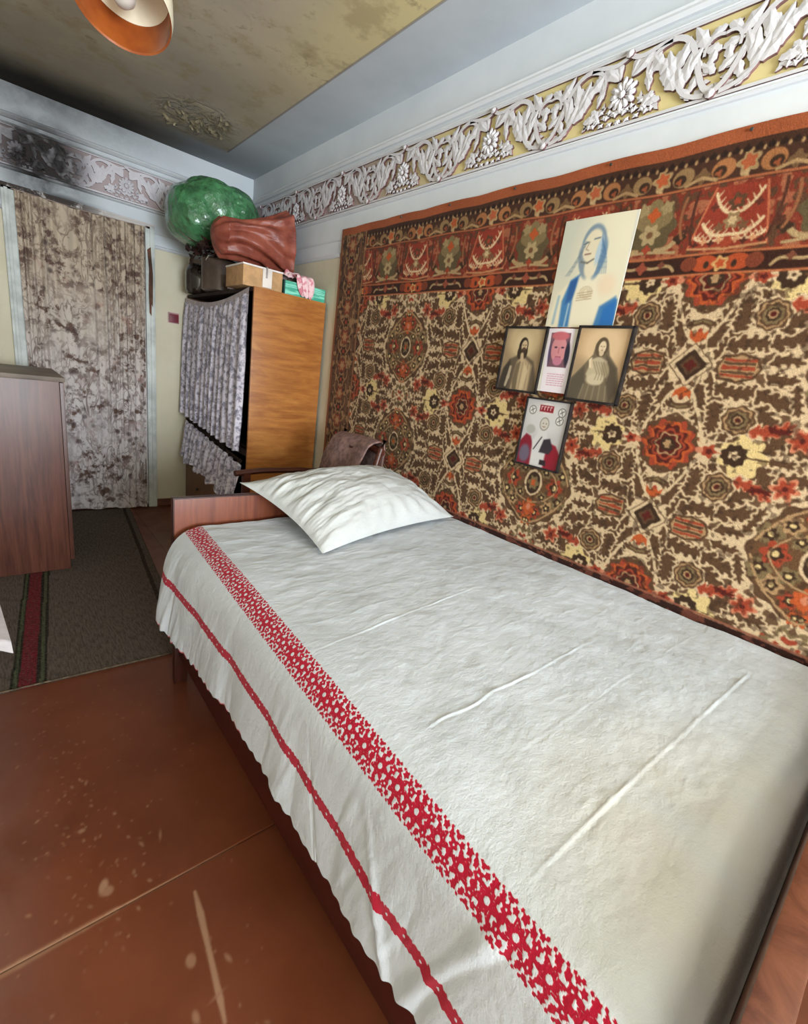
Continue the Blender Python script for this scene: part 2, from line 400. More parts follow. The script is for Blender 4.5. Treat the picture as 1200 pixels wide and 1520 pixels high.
# mouldings along both walls
def moulding(name, z0, z1, d, mat=None, ys=None):
    prof = [(0, z0), (d * .55, z0), (d, z0 + (z1 - z0) * .3), (d * .8, z0 + (z1 - z0) * .62), (d * .95, z0 + (z1 - z0) * .8), (d * .35, z1), (0, z1)]
    bm = bmesh.new()
    A = [bm.verts.new((XR - p, YF if ys is None else ys, q)) for p, q in prof]; B = [bm.verts.new((XR - p, YB - p, q)) for p, q in prof]; Cc = [bm.verts.new((XL, YB - p, q)) for p, q in prof]
    for i in range(len(prof) - 1):
        bm.faces.new((A[i], A[i + 1], B[i + 1], B[i])); bm.faces.new((B[i], B[i + 1], Cc[i + 1], Cc[i]))
    return struct(from_bm(name, bm, mat or M_WM, None))
def wm():
    m = Mat('moulding_paint', (212, 216, 220), .6, .25); x, y, z = m.sep()
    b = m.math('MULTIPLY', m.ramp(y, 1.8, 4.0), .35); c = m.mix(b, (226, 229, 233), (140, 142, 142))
    s = m.math('MULTIPLY', m.near((.33, 4.0, 2.2), .08, .42), m.ramp(m.noise(6, 5), .2, .6, .5, 1)); s2 = m.math('MULTIPLY', m.ramp(x, 1.1, .2, 0, .35), m.ramp(y, 3.9, 3.95))
    c = m.mix(m.math('MAXIMUM', s, s2), c, (36, 33, 31)); m.color(c); m.bump(m.noise(30, 4), .15, .002)
    return m.m
M_WM = wm()
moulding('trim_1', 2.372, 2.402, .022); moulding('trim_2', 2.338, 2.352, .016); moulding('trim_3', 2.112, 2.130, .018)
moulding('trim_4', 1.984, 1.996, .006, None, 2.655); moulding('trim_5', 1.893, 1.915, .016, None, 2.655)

# ------------------------------------------------------------------ carved frieze
m = Mat('frieze_ground', (222, 205, 140), .8, .2); x, y, z = m.sep()
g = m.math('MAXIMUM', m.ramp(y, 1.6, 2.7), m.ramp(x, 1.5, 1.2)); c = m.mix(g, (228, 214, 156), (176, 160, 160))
c = m.mix(m.math('MULTIPLY', m.near((.32, 4.0, 2.22), .1, .34), .95), c, (20, 18, 17)); m.color(c); M_FG = m.m
m = Mat('frieze_plaster', (214, 212, 216), .6, .25)
# soot follows the place in the room: object info gives world position of every piece
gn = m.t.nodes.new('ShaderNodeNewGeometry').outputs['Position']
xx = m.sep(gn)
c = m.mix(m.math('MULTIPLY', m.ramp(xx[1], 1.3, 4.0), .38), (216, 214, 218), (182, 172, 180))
m._co = gn
c = m.mix(m.math('MULTIPLY', m.near((.33, 3.99, 2.22), .13, .30), m.ramp(m.noise(14, 4), .3, .55, .7, 1)), c, (34, 31, 30)); m.color(c); m.bump(m.noise(60, 3), .2, .001); M_FP = m.m
M_FEDGE = simple('frieze_cut_edge', (120, 88, 86), .8)

def prism(bm, pts, t, ridge=None, mati=0):
    n = len(pts); a = [bm.verts.new((p[0], p[1], 0)) for p in pts]; b = [bm.verts.new((p[0], p[1], t)) for p in pts]
    for i in range(n):
        f = bm.faces.new((a[i], a[(i + 1) % n], b[(i + 1) % n], b[i])); f.material_index = 1
    if ridge:
        c = bm.verts.new((ridge[0], ridge[1], ridge[2]))
        for i in range(n): bm.faces.new((b[i], b[(i + 1) % n], c))
    else: bm.faces.new(b)
def fr_mesh(name, builder):
    bm = bmesh.new(); builder(bm); me = bpy.data.meshes.new(name)
    bm.normal_update(); bm.to_mesh(me); bm.free(); me.materials.append(M_FP); me.materials.append(M_FEDGE); return me
def leafpts(L, W, n=7, curve=0.0):
    top = []; bot = []
    for i in range(n + 1):
        t = i / n; w = W * .5 * math.sin(math.pi * t ** .8) * (1 + .22 * math.sin(t * 16)); c = curve * L * t * t
        top.append((L * t, c + w)); bot.append((L * t, c - w))
    return top[:-1] + [(L, curve * L)] + bot[1:-1][::-1]
def b_leaf(bm): prism(bm, leafpts(.078, .036, 8, .25), .011, (.036, .006, .0145))
def b_leaf2(bm): prism(bm, leafpts(.056, .025, 7, -.3), .010, (.026, -.004, .0125))
def b_flower(bm):
    for k in range(12):
        a = k * math.pi / 6; r = .050 if k % 2 else .044; P = [(0.010, 0), (r * .55, -.0095), (r * .92, -.007), (r, 0), (r * .92, .007), (r * .55, .0095)]
        prism(bm, [(p[0] * math.cos(a) - p[1] * math.sin(a), p[0] * math.sin(a) + p[1] * math.cos(a)) for p in P], .010, (r * .6 * math.cos(a), r * .6 * math.sin(a), .018))
    prism(bm, [(.012 * math.cos(k), .012 * math.sin(k)) for k in np.linspace(0, 6.28, 9)[:-1]], .014, (0, 0, .022))
def ribbon(bm, pts, w, t=.012):
    n = len(pts); L = []; R = []
    for i, p in enumerate(pts):
        q = pts[min(i + 1, n - 1)]; o = pts[max(i - 1, 0)]; dx, dy = q[0] - o[0], q[1] - o[1]; l = math.hypot(dx, dy) + 1e-9
        ww = (w[i] if hasattr(w, '__len__') else w) / 2; L.append((p[0] - dy / l * ww, p[1] + dx / l * ww)); R.append((p[0] + dy / l * ww, p[1] - dx / l * ww))
    for i in range(n - 1):
        v = [bm.verts.new((*L[i], .0)), bm.verts.new((*R[i], .0)), bm.verts.new((*R[i + 1], .0)), bm.verts.new((*L[i + 1], .0))]
        u = [bm.verts.new((*L[i], t)), bm.verts.new((*R[i], t)), bm.verts.new((*R[i + 1], t)), bm.verts.new((*L[i + 1], t))]
        bm.faces.new(u)
        for f in ((v[0], v[3], u[3], u[0]), (v[1], v[2], u[2], u[1])): bm.faces.new(f).material_index = 1
PW = .2795
def b_vine(bm):
    ribbon(bm, [(0, -.078), (.05, -.082)], .03, .006); ribbon(bm, bez([(0, -.088), (.07, -.06), (.05, .085), (.15, .088)], 14), .015)
    ribbon(bm, bez([(.15, .088), (.21, .09), (.235, .06), (PW, .094)], 10), .013)
    ribbon(bm, bez([(.02, -.09), (.10, -.085), (.13, -.02), (.10, .02)], 10), [.013, .012, .011, .010, .009, .009, .008, .007, .006, .005])
    ribbon(bm, bez([(.15, .085), (.22, .075), (.225, .02), (.19, .0)], 10), [.012, .012, .011, .010, .010, .009, .008, .007, .006, .005])
    ribbon(bm, bez([(.0, .05), (.03, .06), (.05, .04), (.045, .01)], 8), .008)
    ribbon(bm, [(0, -.098), (PW, -.098)], .009, .009); ribbon(bm, [(0, .101), (PW, .101)], .006, .007)
    for c in ((0, -.092), (PW, .095)):
        prism(bm, [(c[0] + .014 * math.cos(k), c[1] + .012 * math.sin(k)) for k in np.linspace(0, 6.28, 9)[:-1]], .018, (c[0], c[1], .024))
def b_lace(bm):
    rr = random.Random(3)
    for k in range(15):
        t = k / 14; x = .175 + .105 * t; y = -.075 + .012 * math.sin(k * 1.7) + (.02 if k % 2 else 0)
        a = rr.uniform(0, 3); r = .0088
        prism(bm, [(x + r * 1.6 * math.cos(a + q) * (1 if i % 2 else .55), y + r * math.sin(a + q) * (1 if i % 2 else .55)) for i, q in enumerate(np.linspace(0, 6.28, 9)[:-1])], .009, (x, y, .013))
    for k in range(12):
        x = .150 + .006 * k; y = -.085 + .004 * k; a = rr.uniform(.6, 1.6)
        prism(bm, [(x + p[0] * .5 * math.cos(a) - p[1] * .6 * math.sin(a), y + p[0] * .5 * math.sin(a) + p[1] * .6 * math.cos(a)) for p in leafpts(.05, .016, 4)], .008)
    for k in range(7):
        x = .012 + .010 * (k % 3); y = -.055 + .024 * k * .8; a = rr.uniform(-.5, .8)
        prism(bm, [(x + p[0] * .5 * math.cos(a) - p[1] * .6 * math.sin(a), y + p[0] * .5 * math.sin(a) + p[1] * .6 * math.cos(a)) for p in leafpts(.055, .018, 4)], .008)
ME_V = fr_mesh('scroll', b_vine); ME_L = fr_mesh('carved_leaf', b_leaf); ME_L2 = fr_mesh('carved_leaf', b_leaf2); ME_F = fr_mesh('carved_flower', b_flower); ME_LC = fr_mesh('lacework', b_lace)
LEAVES = [(.085, -.055, .9, 1), (.080, -.04, 1.3, 1), (.085, -.03, 1.75, 1), (.10, -.045, .5, 1), (.12, -.01, .9, 1), (.11, .0, 1.5, 1), (.125, .01, .3, 1),
          (.20, .085, -1.0, 1), (.185, .08, -1.5, 0), (.215, .07, -.3, 0), (.19, .05, -.9, 0), (.03, -.02, 2.1, 0), (.035, .035, .6, 1), (.045, .06, .1, 0), (.15, -.06, .3, 0), (.24, .085, -.9, 0), (.0, .07, -.2, 0), (.06, -.09, 1.1, 0), (.135, -.03, 1.1, 1), (.15, .02, .5, 1), (.16, .045, -.2, 0), (.07, -.07, 2.2, 0), (.055, -.03, 1.6, 0), (.20, .03, -1.4, 0), (.175, -.03, -.6, 0), (.0, .015, .5, 0), (.005, -.04, .9, 0), (.10, .055, -.6, 0)]
def frieze(name, wall, zc, start, n, mat_b, par=1):
    if wall == 'R': bk = boxes(name, [((XR - .004, YF, zc - .1), (XR + .01, YB, zc + .1))], mat_b)
    else: bk = boxes(name, [((XL, YB - .004, zc - .1), (XR, YB + .01, zc + .1))], mat_b)
    struct(bk)
    for k in range(n):
        p = bpy.data.objects.new('frieze_panel', ME_V); COL.objects.link(p); p.parent = bk
        # panel: its own scroll, mirrored every other time
        flip = k % 2 == par; u = start + k * PW + (PW if flip else 0)
        if wall == 'R': mt = Matrix(((0, 0, -1, XR - .004), (-1, 0, 0, -u), (0, 1, 0, zc), (0, 0, 0, 1)))
        else: mt = Matrix(((1, 0, 0, u), (0, 0, -1, YB - .004), (0, 1, 0, zc), (0, 0, 0, 1)))
        if flip: mt = mt @ Matrix.Diagonal((-1, 1, 1, 1))
        p.matrix_local = mt
        for (a, b, r, big) in LEAVES:
            l = bpy.data.objects.new('carved_leaf', ME_L if big else ME_L2); COL.objects.link(l); l.parent = p; l.location = (a, b, 0); l.rotation_euler = (0, 0, r)
        l = bpy.data.objects.new('lacework', ME_LC); COL.objects.link(l); l.parent = p; l['kind'] = 'stuff'
        if not flip:
            f = bpy.data.objects.new('carved_flower', ME_F); COL.objects.link(f); f.parent = p; f.location = (PW, -.012, .001)
frieze('trim_6', 'R', 2.234, -3.8095, 14, M_FG, 0)      # u = -y; bottom scroll nodes at y = 1.294, 0.735 ...
frieze('trim_7', 'B', 2.234, -.07, 6, M_FG)

# ------------------------------------------------------------------ doorway and its trims
M_STOP = simple('light_stop_paint', (150, 150, 140), .5)
struct(box('doorway_light_stop', (.15, YB + .05, 0), (.89, YB + .09, 2.0), M_STOP, None, .002))  # unseen leaf added behind the curtain so no light leaks through the doorway
struct(boxes('trim_8', [((.118, YB - .03, 0), (.182, YB + .05, 2.02)), ((.132, YB - .036, 0), (.150, YB - .029, 2.01))], M_TRIMG, None, .004))
struct(boxes('trim_9', [((.872, YB - .03, 0), (.932, YB + .05, 2.02)), ((.90, YB - .037, 0), (.926, YB - .029, 2.02))], M_TRIMG, None, .004))
M_BROWNW = simple('bare_wood', (92, 62, 46), .8, .2)
t9 = bpy.data.objects['trim_9']
bm = bmesh.new()
pts = [(.862, 1.87), (.884, 1.89), (.889, 1.80), (.896, 1.72), (.893, 1.50), (.886, 1.52), (.884, 1.44), (.872, 1.46), (.868, 1.62), (.872, 1.75)]
vs = [bm.verts.new((a + .02, YB - .0385, b)) for a, b in pts]; vb = [bm.verts.new((a + .02, YB - .0365, b)) for a, b in pts]
bm.faces.new(vs)
for i in range(len(vs)): bm.faces.new((vs[i], vs[(i + 1) % len(vs)], vb[(i + 1) % len(vs)], vb[i]))
from_bm('bare_wood_patch', bm, M_BROWNW, t9)
m = Mat('lintel_paint', (186, 186, 182), .6); nn = m.noise(16, 5, .7); x, y, z = m.sep()
m.color(m.mix(m.math('MULTIPLY', m.ramp(x, .75, .45), m.ramp(nn, .35, .5)), (190, 184, 180), (48, 36, 30))); 
struct(boxes('trim_10', [((.118, YB - .03, 2.0), (.932, YB + .05, 2.03)), ((.118, YB - .034, 2.022), (.932, YB - .02, 2.035))], m.m, None, .003))
struct(boxes('baseboard_back', [((.934, YB - .014, 0), (XR, YB, .055))], simple('baseboard_paint', (110, 66, 50), .5), None, .003))
struct(boxes('baseboard_right', [((XR - .014, YF, 0), (XR, YB, .055))], simple('baseboard_paint_right', (110, 66, 50), .5), None, .003))

# ================================================================== CARPET ON THE WALL
DK = (62, 44, 32); BR = (92, 66, 46); CR = (214, 186, 148); TAN = (176, 140, 100); RED = (160, 68, 46); ORG = (188, 88, 46); MAR = (88, 34, 28); OLV = (126, 106, 74); PNK = (204, 128, 96); YEL = (224, 196, 136)
def quarter():
    q = Cv(-.03, .483, -.03, .273, .0015, CR)
    n = fbm(q.U * 34, q.V * 34, 3, 2) + .25 * np.sin(q.U * 90 + 3 * np.sin(q.V * 60)); al = sstep(.02, .10, n)[..., None]
    q.a = q.a * (1 - al * .9) + np.array(BR) * al * .9
    n2 = fbm(q.U * 50, q.V * 50, 2, 9); al = sstep(.17, .18, n2)[..., None]; q.a = q.a * (1 - al) + np.array(RED) * al
    # medallion at the right edge
    q.ell(.453, 0, .185, .165, CR); q.petal(.453, 0, .165, 14, .04, BR); q.petal(.453, 0, .145, 10, .06, (104, 74, 50))
    for (a, b, r, c) in ((.33, .05, .03, OLV), (.355, .0, .032, RED), (.37, .085, .026, TAN), (.42, .115, .024, RED), (.40, .05, .024, OLV), (.445, .155, .02, ORG)):
        q.petal(a, b, r, 6, .18, c); q.petal(a, b, r * .55, 5, .2, DK); q.ell(a, b, r * .25, r * .25, YEL)
    q.ell(.453, 0, .042, .052, CR); q.ell(.453, 0, .033, .043, DK); q.petal(.453, 0, .024, 6, .2, OLV); q.petal(.453, 0, .012, 5, .2, ORG)
    q.petal(.453, .10, .03, 7, .2, ORG); q.ell(.453, .10, .012, .014, PNK)
    q.line(bez([(.30, .02), (.34, .12), (.453, .17)], 16), .0035, TAN); q.line(bez([(.34, .0), (.37, .07), (.453, .08)], 14), .0025, TAN)
    # between medallions
    q.petal(.453, .2425, .05, 6, .25, OLV); q.petal(.453, .2425, .036, 6, .25, CR); q.petal(.453, .2425, .026, 6, .2, RED); q.ell(.453, .2425, .01, .01, DK)
    q.line(bez([(.30, .14), (.36, .20), (.453, .2425)], 14), .006, CR)
    # brown lobed leaves on the cream ground
    L = lambda p, R, n=5, c=BR: q.leaf(p, R, c, .005, CR, n)
    L([(.035, .055), (.06, .09), (.055, .135)], .017, 4); L([(.055, .13), (.07, .17), (.11, .19)], .016, 4)
    L([(.06, .02), (.085, .06), (.095, .10)], .016, 4); L([(.095, .10), (.11, .14), (.10, .19)], .017, 5)
    L([(.085, .05), (.14, .085), (.20, .055)], .017, 5); L([(.19, .06), (.25, .10), (.30, .075)], .019, 5)
    L([(.20, .105), (.24, .13), (.285, .20)], .018, 5); L([(.23, .235), (.265, .20), (.30, .16)], .021, 4)
    L([(.20, .015), (.235, .035), (.275, .02)], .013, 3); L([(.13, .205), (.15, .19), (.155, .18)], .010, 2)
    L([(.30, .19), (.34, .215), (.39, .20)], .016, 4); L([(.27, .035), (.285, .07), (.30, .115)], .011, 4)
    L([(.24, .2425), (.29, .2425), (.33, .235)], .010, 4)
    # red leaf
    q.leaf([(.20, .165), (.25, .175), (.30, .135)], .013, RED, .003, PNK, 4); q.leaf([(.245, .15), (.27, .165), (.30, .15)], .008, MAR, None, None, 3)
    q.petal(.325, .175, .030, 6, .25, PNK); q.petal(.325, .175, .022, 6, .25, RED); q.ell(.325, .175, .007, .007, MAR)
    # cream lattice from the lozenge
    q.line(bez([(0, .057), (.035, .075), (.072, .15), (.10, .2425)], 16), .0045, CR); q.line(bez([(.057, 0), (.068, .02), (.078, .04)], 10), .003, CR)
    # central red flower
    q.petal(0, .2425, .088, 9, .05, BR); q.petal(0, .2425, .076, 11, .10, RED); q.petal(0, .2425, .066, 9, .12, ORG); q.petal(0, .2425, .056, 9, .14, MAR)
    q.petal(0, .2425, .044, 8, .10, RED, ring=.004); q.petal(0, .2425, .033, 6, .12, TAN, ring=.003); q.ell(0, .2425, .022, .022, DK); q.petal(0, .2425, .012, 5, .2, TAN)
    # tulip bloom
    q.ell(0, .086, .028, .028, CR); q.poly([(-.026, .10), (-.012, .088), (0, .102), (.012, .088), (.026, .10), (.021, .076), (.0, .062), (-.021, .076)], ORG); q.ell(0, .098, .006, .006, RED)
    q.line([(-.03, .116), (0, .124), (.03, .116)], .008, BR); q.line([(-.022, .118), (0, .126), (.022, .118)], .003, OLV)
    # lozenge
    q.poly([(-.062, 0), (0, -.062), (.062, 0), (0, .062)], BR); q.poly([(-.058, 0), (0, -.059), (.058, 0), (0, .059)], CR); q.poly([(-.043, 0), (0, -.045), (.043, 0), (0, .045)], DK)
    q.petal(0, 0, .022, 4, .2, BR); q.petal(0, 0, .012, 4, .3, MAR)
    # striped cartouche
    q.poly([(.082, .032), (.13, .04), (.172, .028), (.185, 0), (.172, -.028), (.13, -.04), (.082, -.032), (.07, 0)], BR)
    q.poly([(.085, .026), (.13, .033), (.166, .022), (.178, 0), (.166, -.022), (.13, -.033), (.085, -.026), (.077, 0)], TAN)
    for b, c in ((0, RED), (.011, BR), (.020, RED), (-.011, BR), (-.02, RED)): q.line([(.088, b), (.115, b + .002), (.14, b - .001), (.165, b)], .0035, c)
    # spiral flower
    for r, c in ((.047, CR), (.042, BR), (.036, TAN), (.031, BR), (.025, OLV), (.018, DK), (.012, TAN), (.007, MAR)): q.petal(.167, .142, r, 8, .06, c, r * 20)
    # pale flower with dark ring
    q.petal(.205, .2425, .058, 7, .14, YEL, 0); q.petal(.185, .2425, .034, 9, .08, DK); q.petal(.185, .2425, .014, 5, .2, CR); q.ell(.185, .2425, .005, .005, BR)
    q.line([(.21, .2425), (.31, .2425)], [.004, .001], BR); q.line([(.09, .2425), (.15, .2425)], [.010, .004], PNK); q.petal(.118, .2425, .018, 5, .2, RED); q.petal(.118, .2425, .008, 5, .2, MAR)
    return q
Q = quarter()
Y0 = .584
CRP = Cv(-.45, 2.66, .55, 2.05, .0022, BR)
fu = np.abs((CRP.U - Y0 + .453) % .906 - .453); fv = np.abs((CRP.V - .9235 + .2425) % .485 - .2425)
wu = .0075 * fbm(CRP.U * 28, CRP.V * 28, 2, 41) + .006 * fbm(CRP.U * 70, CRP.V * 70, 2, 42); wv_ = .0075 * fbm(CRP.U * 28, CRP.V * 28, 2, 43) + .006 * fbm(CRP.U * 70, CRP.V * 70, 2, 44)
CRP.a = Q.sample(np.abs(fu + wu), np.abs(fv + wv_))
nx = fbm(CRP.U * 75, CRP.V * 75, 2, 47); al = (sstep(.20, .24, nx) * .55)[..., None]; CRP.a = CRP.a * (1 - al) + np.array(TAN) * al
al = (sstep(.19, .23, -nx) * .5)[..., None]; CRP.a = CRP.a * (1 - al) + np.array(DK) * al
# borders: shapes repeat mirrored around y = Y0
ZT = 2.035
def band(z0, z1, col): w = CRP.win(-.45, 2.4, z0, z1); k = (CRP.V[w] >= z0) & (CRP.V[w] <= z1); CRP.a[w][k] = col
g = CRP
w = CRP.V > 1.662; CRP.a[w] = (72, 46, 34)
band(1.722, 1.900, (128, 54, 38)); band(1.668, 1.716, (58, 34, 26))
nb = fbm(CRP.U * 45, CRP.V * 45, 3, 5)
msk = (CRP.V > 1.722) & (CRP.V < 1.9); al = (sstep(.03, .08, nb) * msk)[..., None]; CRP.a = CRP.a * (1 - al) + np.array((92, 62, 44)) * al
al = (sstep(.12, .16, -nb) * msk)[..., None]; CRP.a = CRP.a * (1 - al * .8) + np.array((170, 108, 76)) * al * .8
def both(f):
    for k in range(-3, 6): f(Y0 + .453 * k)
def antler(c):
    g.poly([(c - .10, 1.735), (c + .10, 1.735), (c + .062, 1.89), (c - .062, 1.89)], (146, 58, 42))
    for sg in (-1, 1):
        for (p, r) in (([(0, 1.765), (.05, 1.755), (.075, 1.80)], .006), ([(.0, 1.82), (.035, 1.815), (.058, 1.875)], .005), ([(.01, 1.755), (.07, 1.745), (.09, 1.765)], .004)):
            P = bez([(c + sg * a, b) for a, b in p], 12); g.line(P, r * .7, (222, 192, 150))
            for i in range(2, 11):
                a, b = P[i]; ang = (1.0 if i % 2 else 2.2)
                g.line([(a, b), (a + sg * .019 * math.cos(ang), b + .019 * math.sin(ang))], [.0026, .0012], (222, 192, 150))
    for k in range(9):
        a = c - .085 + .021 * k; g.petal(a, 1.745 + .006 * (k % 2), .008, 4, .3, (206, 150, 108) if k % 2 else (84, 44, 34))
    for sg in (-1, 1):
        g.line(bez([(c + sg * .10, 1.74), (c + sg * .085, 1.81), (c + sg * .062, 1.89)], 10), .0025, (196, 110, 76)); g.petal(c + sg * .115, 1.84, .016, 5, .25, (160, 92, 66)); g.petal(c + sg * .115, 1.79, .012, 5, .25, (84, 50, 38)); g.petal(c + sg * .03, 1.785, .012, 5, .3, (120, 84, 58)); g.petal(c + sg * .055, 1.84, .009, 4, .3, (96, 50, 38))
    g.petal(c, 1.80, .020, 6, .2, (150, 120, 84)); g.petal(c, 1.80, .011, 6, .2, (206, 176, 132)); g.petal(c, 1.848, .020, 5, .2, BR); g.petal(c, 1.848, .009, 5, .2, RED)
    g.line([(c - .10, 1.736), (c, 1.728), (c + .10, 1.736)], .003, (196, 140, 96)); g.petal(c, 1.745, .014, 6, .2, RED)
def olive(c):
    g.petal(c, 1.812, .072, 8, .08, (96, 82, 56)); g.petal(c, 1.835, .050, 4, .18, (134, 114, 78)); g.petal(c, 1.848, .018, 4, .2, ORG)
    g.petal(c, 1.792, .028, 6, .2, (178, 154, 112)); g.ell(c, 1.792, .010, .010, (120, 84, 56))
    for sg in (-1, 1):
        g.petal(c + sg * .035, 1.865, .018, 5, .2, (160, 138, 98)); g.line(bez([(c + sg * .03, 1.745), (c + sg * .07, 1.74), (c + sg * .09, 1.775)], 10), .007, (176, 148, 106)); g.petal(c + sg * .095, 1.772, .016, 4, .2, DK)
        g.line(bez([(c + sg * .09, 1.88), (c + sg * .075, 1.82), (c + sg * .10, 1.77)], 10), .004, (150, 96, 64)); g.line(bez([(c + sg * .12, 1.89), (c + sg * .11, 1.83), (c + sg * .13, 1.75)], 10), .004, (84, 48, 36))
    g.line([(c - .09, 1.733), (c, 1.742), (c + .09, 1.733)], .004, (176, 148, 106)); g.petal(c, 1.750, .012, 4, .2, RED)
both(antler); both(lambda c: olive(c + .2265))
# guard band with C scrolls
def guard(c):
    for q, k in ((.06, 0), (.165, 1), (.288, 1), (.393, 0)):
        x0 = c + q; col = (170, 112, 70) if k == 0 else (150, 118, 80)
        g.ell(x0, 1.938, .030, .026, col); g.ell(x0 + (.008 if q < .2 else -.008), 1.932, .017, .015, DK); g.petal(x0 + (.01 if q < .2 else -.01), 1.928, .008, 3, .3, (150, 80, 50))
    for q, col in ((.0, (176, 92, 58)), (.2265, (186, 92, 54))):
        g.petal(c + q, 1.942, .026, 5, .22, (172, 140, 98)); g.petal(c + q, 1.944, .017, 5, .22, col); g.petal(c + q, 1.915, .010, 3, .3, (190, 158, 114))
    for q in (.112, .34): g.petal(c + q, 1.93, .018, 4, .2, (116, 86, 58)); g.line([(c + q - .04, 1.913), (c + q, 1.926), (c + q + .04, 1.913)], .0045, (174, 140, 98))
both(guard)
k_ = np.arange(-.45, 2.66, .028)
for i, a in enumerate(k_):
    g.poly([(a, 1.975), (a + .011, 1.988), (a + .022, 1.975), (a + .016, 1.968), (a + .006, 1.968)], (46, 32, 26)); g.ell(a + .025, 1.971, .004, .006, (176, 140, 98))
# inner guard
def inner(c):
    for sg in (-1, 1):
        g.ell(c + sg * .042, 1.692, .036, .022, (178, 78, 44)); g.ell(c + sg * .036, 1.688, .007, .010, DK); g.ell(c + sg * .085, 1.694, .022, .02, (124, 62, 42))
    g.petal(c, 1.690, .019, 5, .2, (206, 160, 102)); g.petal(c, 1.690, .011, 5, .2, (186, 82, 46))
    for x0 in (c + .2265,):
        for sg in (-1, 1): g.line(bez([(x0 + sg * .10, 1.680), (x0 + sg * .075, 1.718), (x0 + sg * .05, 1.674), (x0 + sg * .0, 1.70)], 14), .0042, (176, 146, 104))
        g.petal(x0, 1.694, .016, 4, .2, (150, 76, 56))
        for sg in (-1, 1): g.petal(x0 + sg * .06, 1.70, .010, 4, .2, (120, 70, 52))
both(inner)
for z_, t_ in ((1.905, .0028), (1.719, .0032), (1.664, .0030)): g.line([(-.45, z_), (2.4, z_)], t_, (182, 106, 68))
# left guard border, vertical
w = g.win(2.395, 2.66, .5, 1.995); vv = g.V[w]; uu = g.U[w]; g.a[w] = (100, 70, 50)
al = sstep(.0, .07, fbm(uu * 42, vv * 42, 3, 11))[..., None]; g.a[w] = g.a[w] * (1 - al) + np.array((70, 50, 38)) * al
al = sstep(.08, .12, fbm(uu * 38, vv * 38, 3, 14))[..., None]; g.a[w] = g.a[w] * (1 - al) + np.array((158, 124, 86)) * al
for k in range(18):
    zc_ = .62 + .0825 * k; a = k % 2
    g.petal(2.52, zc_, .040, 6, .18, (150, 112, 78) if a else (128, 64, 46)); g.petal(2.52, zc_, .026, 6, .2, DK if a else (170, 120, 82)); g.petal(2.52, zc_, .012, 5, .2, RED if a else TAN)
    for sg in (-1, 1): g.line(bez([(2.52 + sg * .04, zc_), (2.52 + sg * .075, zc_ + .02), (2.52 + sg * .06, zc_ + .06)], 8), .004, (160, 124, 86))
g.line([(2.40, .5), (2.40, 1.99)], .003, (182, 126, 84)); g.line([(2.36, .5), (2.36, 1.90)], .0025, (170, 120, 84)); g.line([(2.44, .5), (2.44, 1.99)], .002, (150, 104, 74))
# lower border just above the bed and plain edges
w = (g.V < .67); al = sstep(.672, .668, g.V)[..., None]; bb = np.where((sstep(.0, .06, fbm(g.U * 40, g.V * 55, 3, 21)))[..., None] > .5, np.array((108, 62, 50)), np.array((54, 32, 28))); g.a = g.a * (1 - al) + bb * al
g.line([(-.45, .674), (2.5, .674)], .003, (150, 92, 72))
w = g.V > 1.996; g.a[w] = (164, 88, 54); w = g.U > 2.628; g.a[w] = (140, 84, 54)
g.a *= (1 + .16 * (RNG.random(g.U.shape) - .5))[..., None]
ys = np.concatenate([np.arange(-.45, .0, .012), np.arange(.0, 1.75, .0029), np.arange(1.75, 2.6505, .0042)]); zs = np.arange(.56, 2.0351, .0029)
Yg, Zg = np.meshgrid(ys, zs)
Cg = linarr(CRP.sample(Yg, Zg))
pk = np.array([-.3, .17, .60, 1.0, 1.395, 1.757, 2.10, 2.38, 2.65]); d = np.abs(Yg[..., None] - pk).min(-1)
sag = .007 * sstep(0, .2, d); tf = sstep(1.3, 2.035, Zg)
Xg = XR - .009 - .004 * sstep(0, .12, d) * tf - .003 * (fbm(Yg * 3, Zg * 3, 3, 4) + .5) - .0008 * RNG.random(Yg.shape)
Z2 = Zg - sag * tf + .004 * tf
m = Mat('woven_carpet', (140, 90, 60), .95, .05)
c = m.attr(); c = m.mix(m.ramp(m.noise(420, 2), .25, .75, 0, .28), c, (40, 28, 20)); m.color(c); m.bump(m.noise(300, 3), .5, .003)
m.b.inputs['Sheen Weight'].default_value = .08
carpet = grid('wall_carpet', np.stack([Xg, Yg, Z2], -1), m.m, None, Cg)
props(carpet, 'large patterned brown, red and cream carpet hung on the wall along the bed', 'carpet')
# thickness: hem turned back to the wall along the top and the left edge
M_HEM = simple('carpet_hem', (158, 86, 52), .95, .2, 60)
e1 = np.stack([np.stack([Xg[-1], Yg[-1], Z2[-1]], -1)[::6], np.stack([np.full(Xg.shape[1], XR - .0015), Yg[-1], Z2[-1] + .002], -1)[::6]], 0)
grid('hem', e1, M_HEM, carpet)
e2 = np.stack([np.stack([Xg[:, -1], Yg[:, -1], Z2[:, -1]], -1)[::6], np.stack([np.full(Xg.shape[0], XR - .0015), Yg[:, -1] + .002, Z2[:, -1]], -1)[::6]], 0)
grid('hem', e2, M_HEM, carpet)
M_NAIL = simple('nail_metal', (90, 86, 80), .4, .1, 8, .5, .8)
for y_ in (.60, 1.0, 1.395, 1.757, 2.10):
    lathe('nail', [(0, .004), (.004, .003), (.005, 0), (.0015, -.001), (.0015, -.012)], (XR - .016, y_, 2.024), M_NAIL, carpet, 10, Euler((0, -math.pi / 2, 0)))

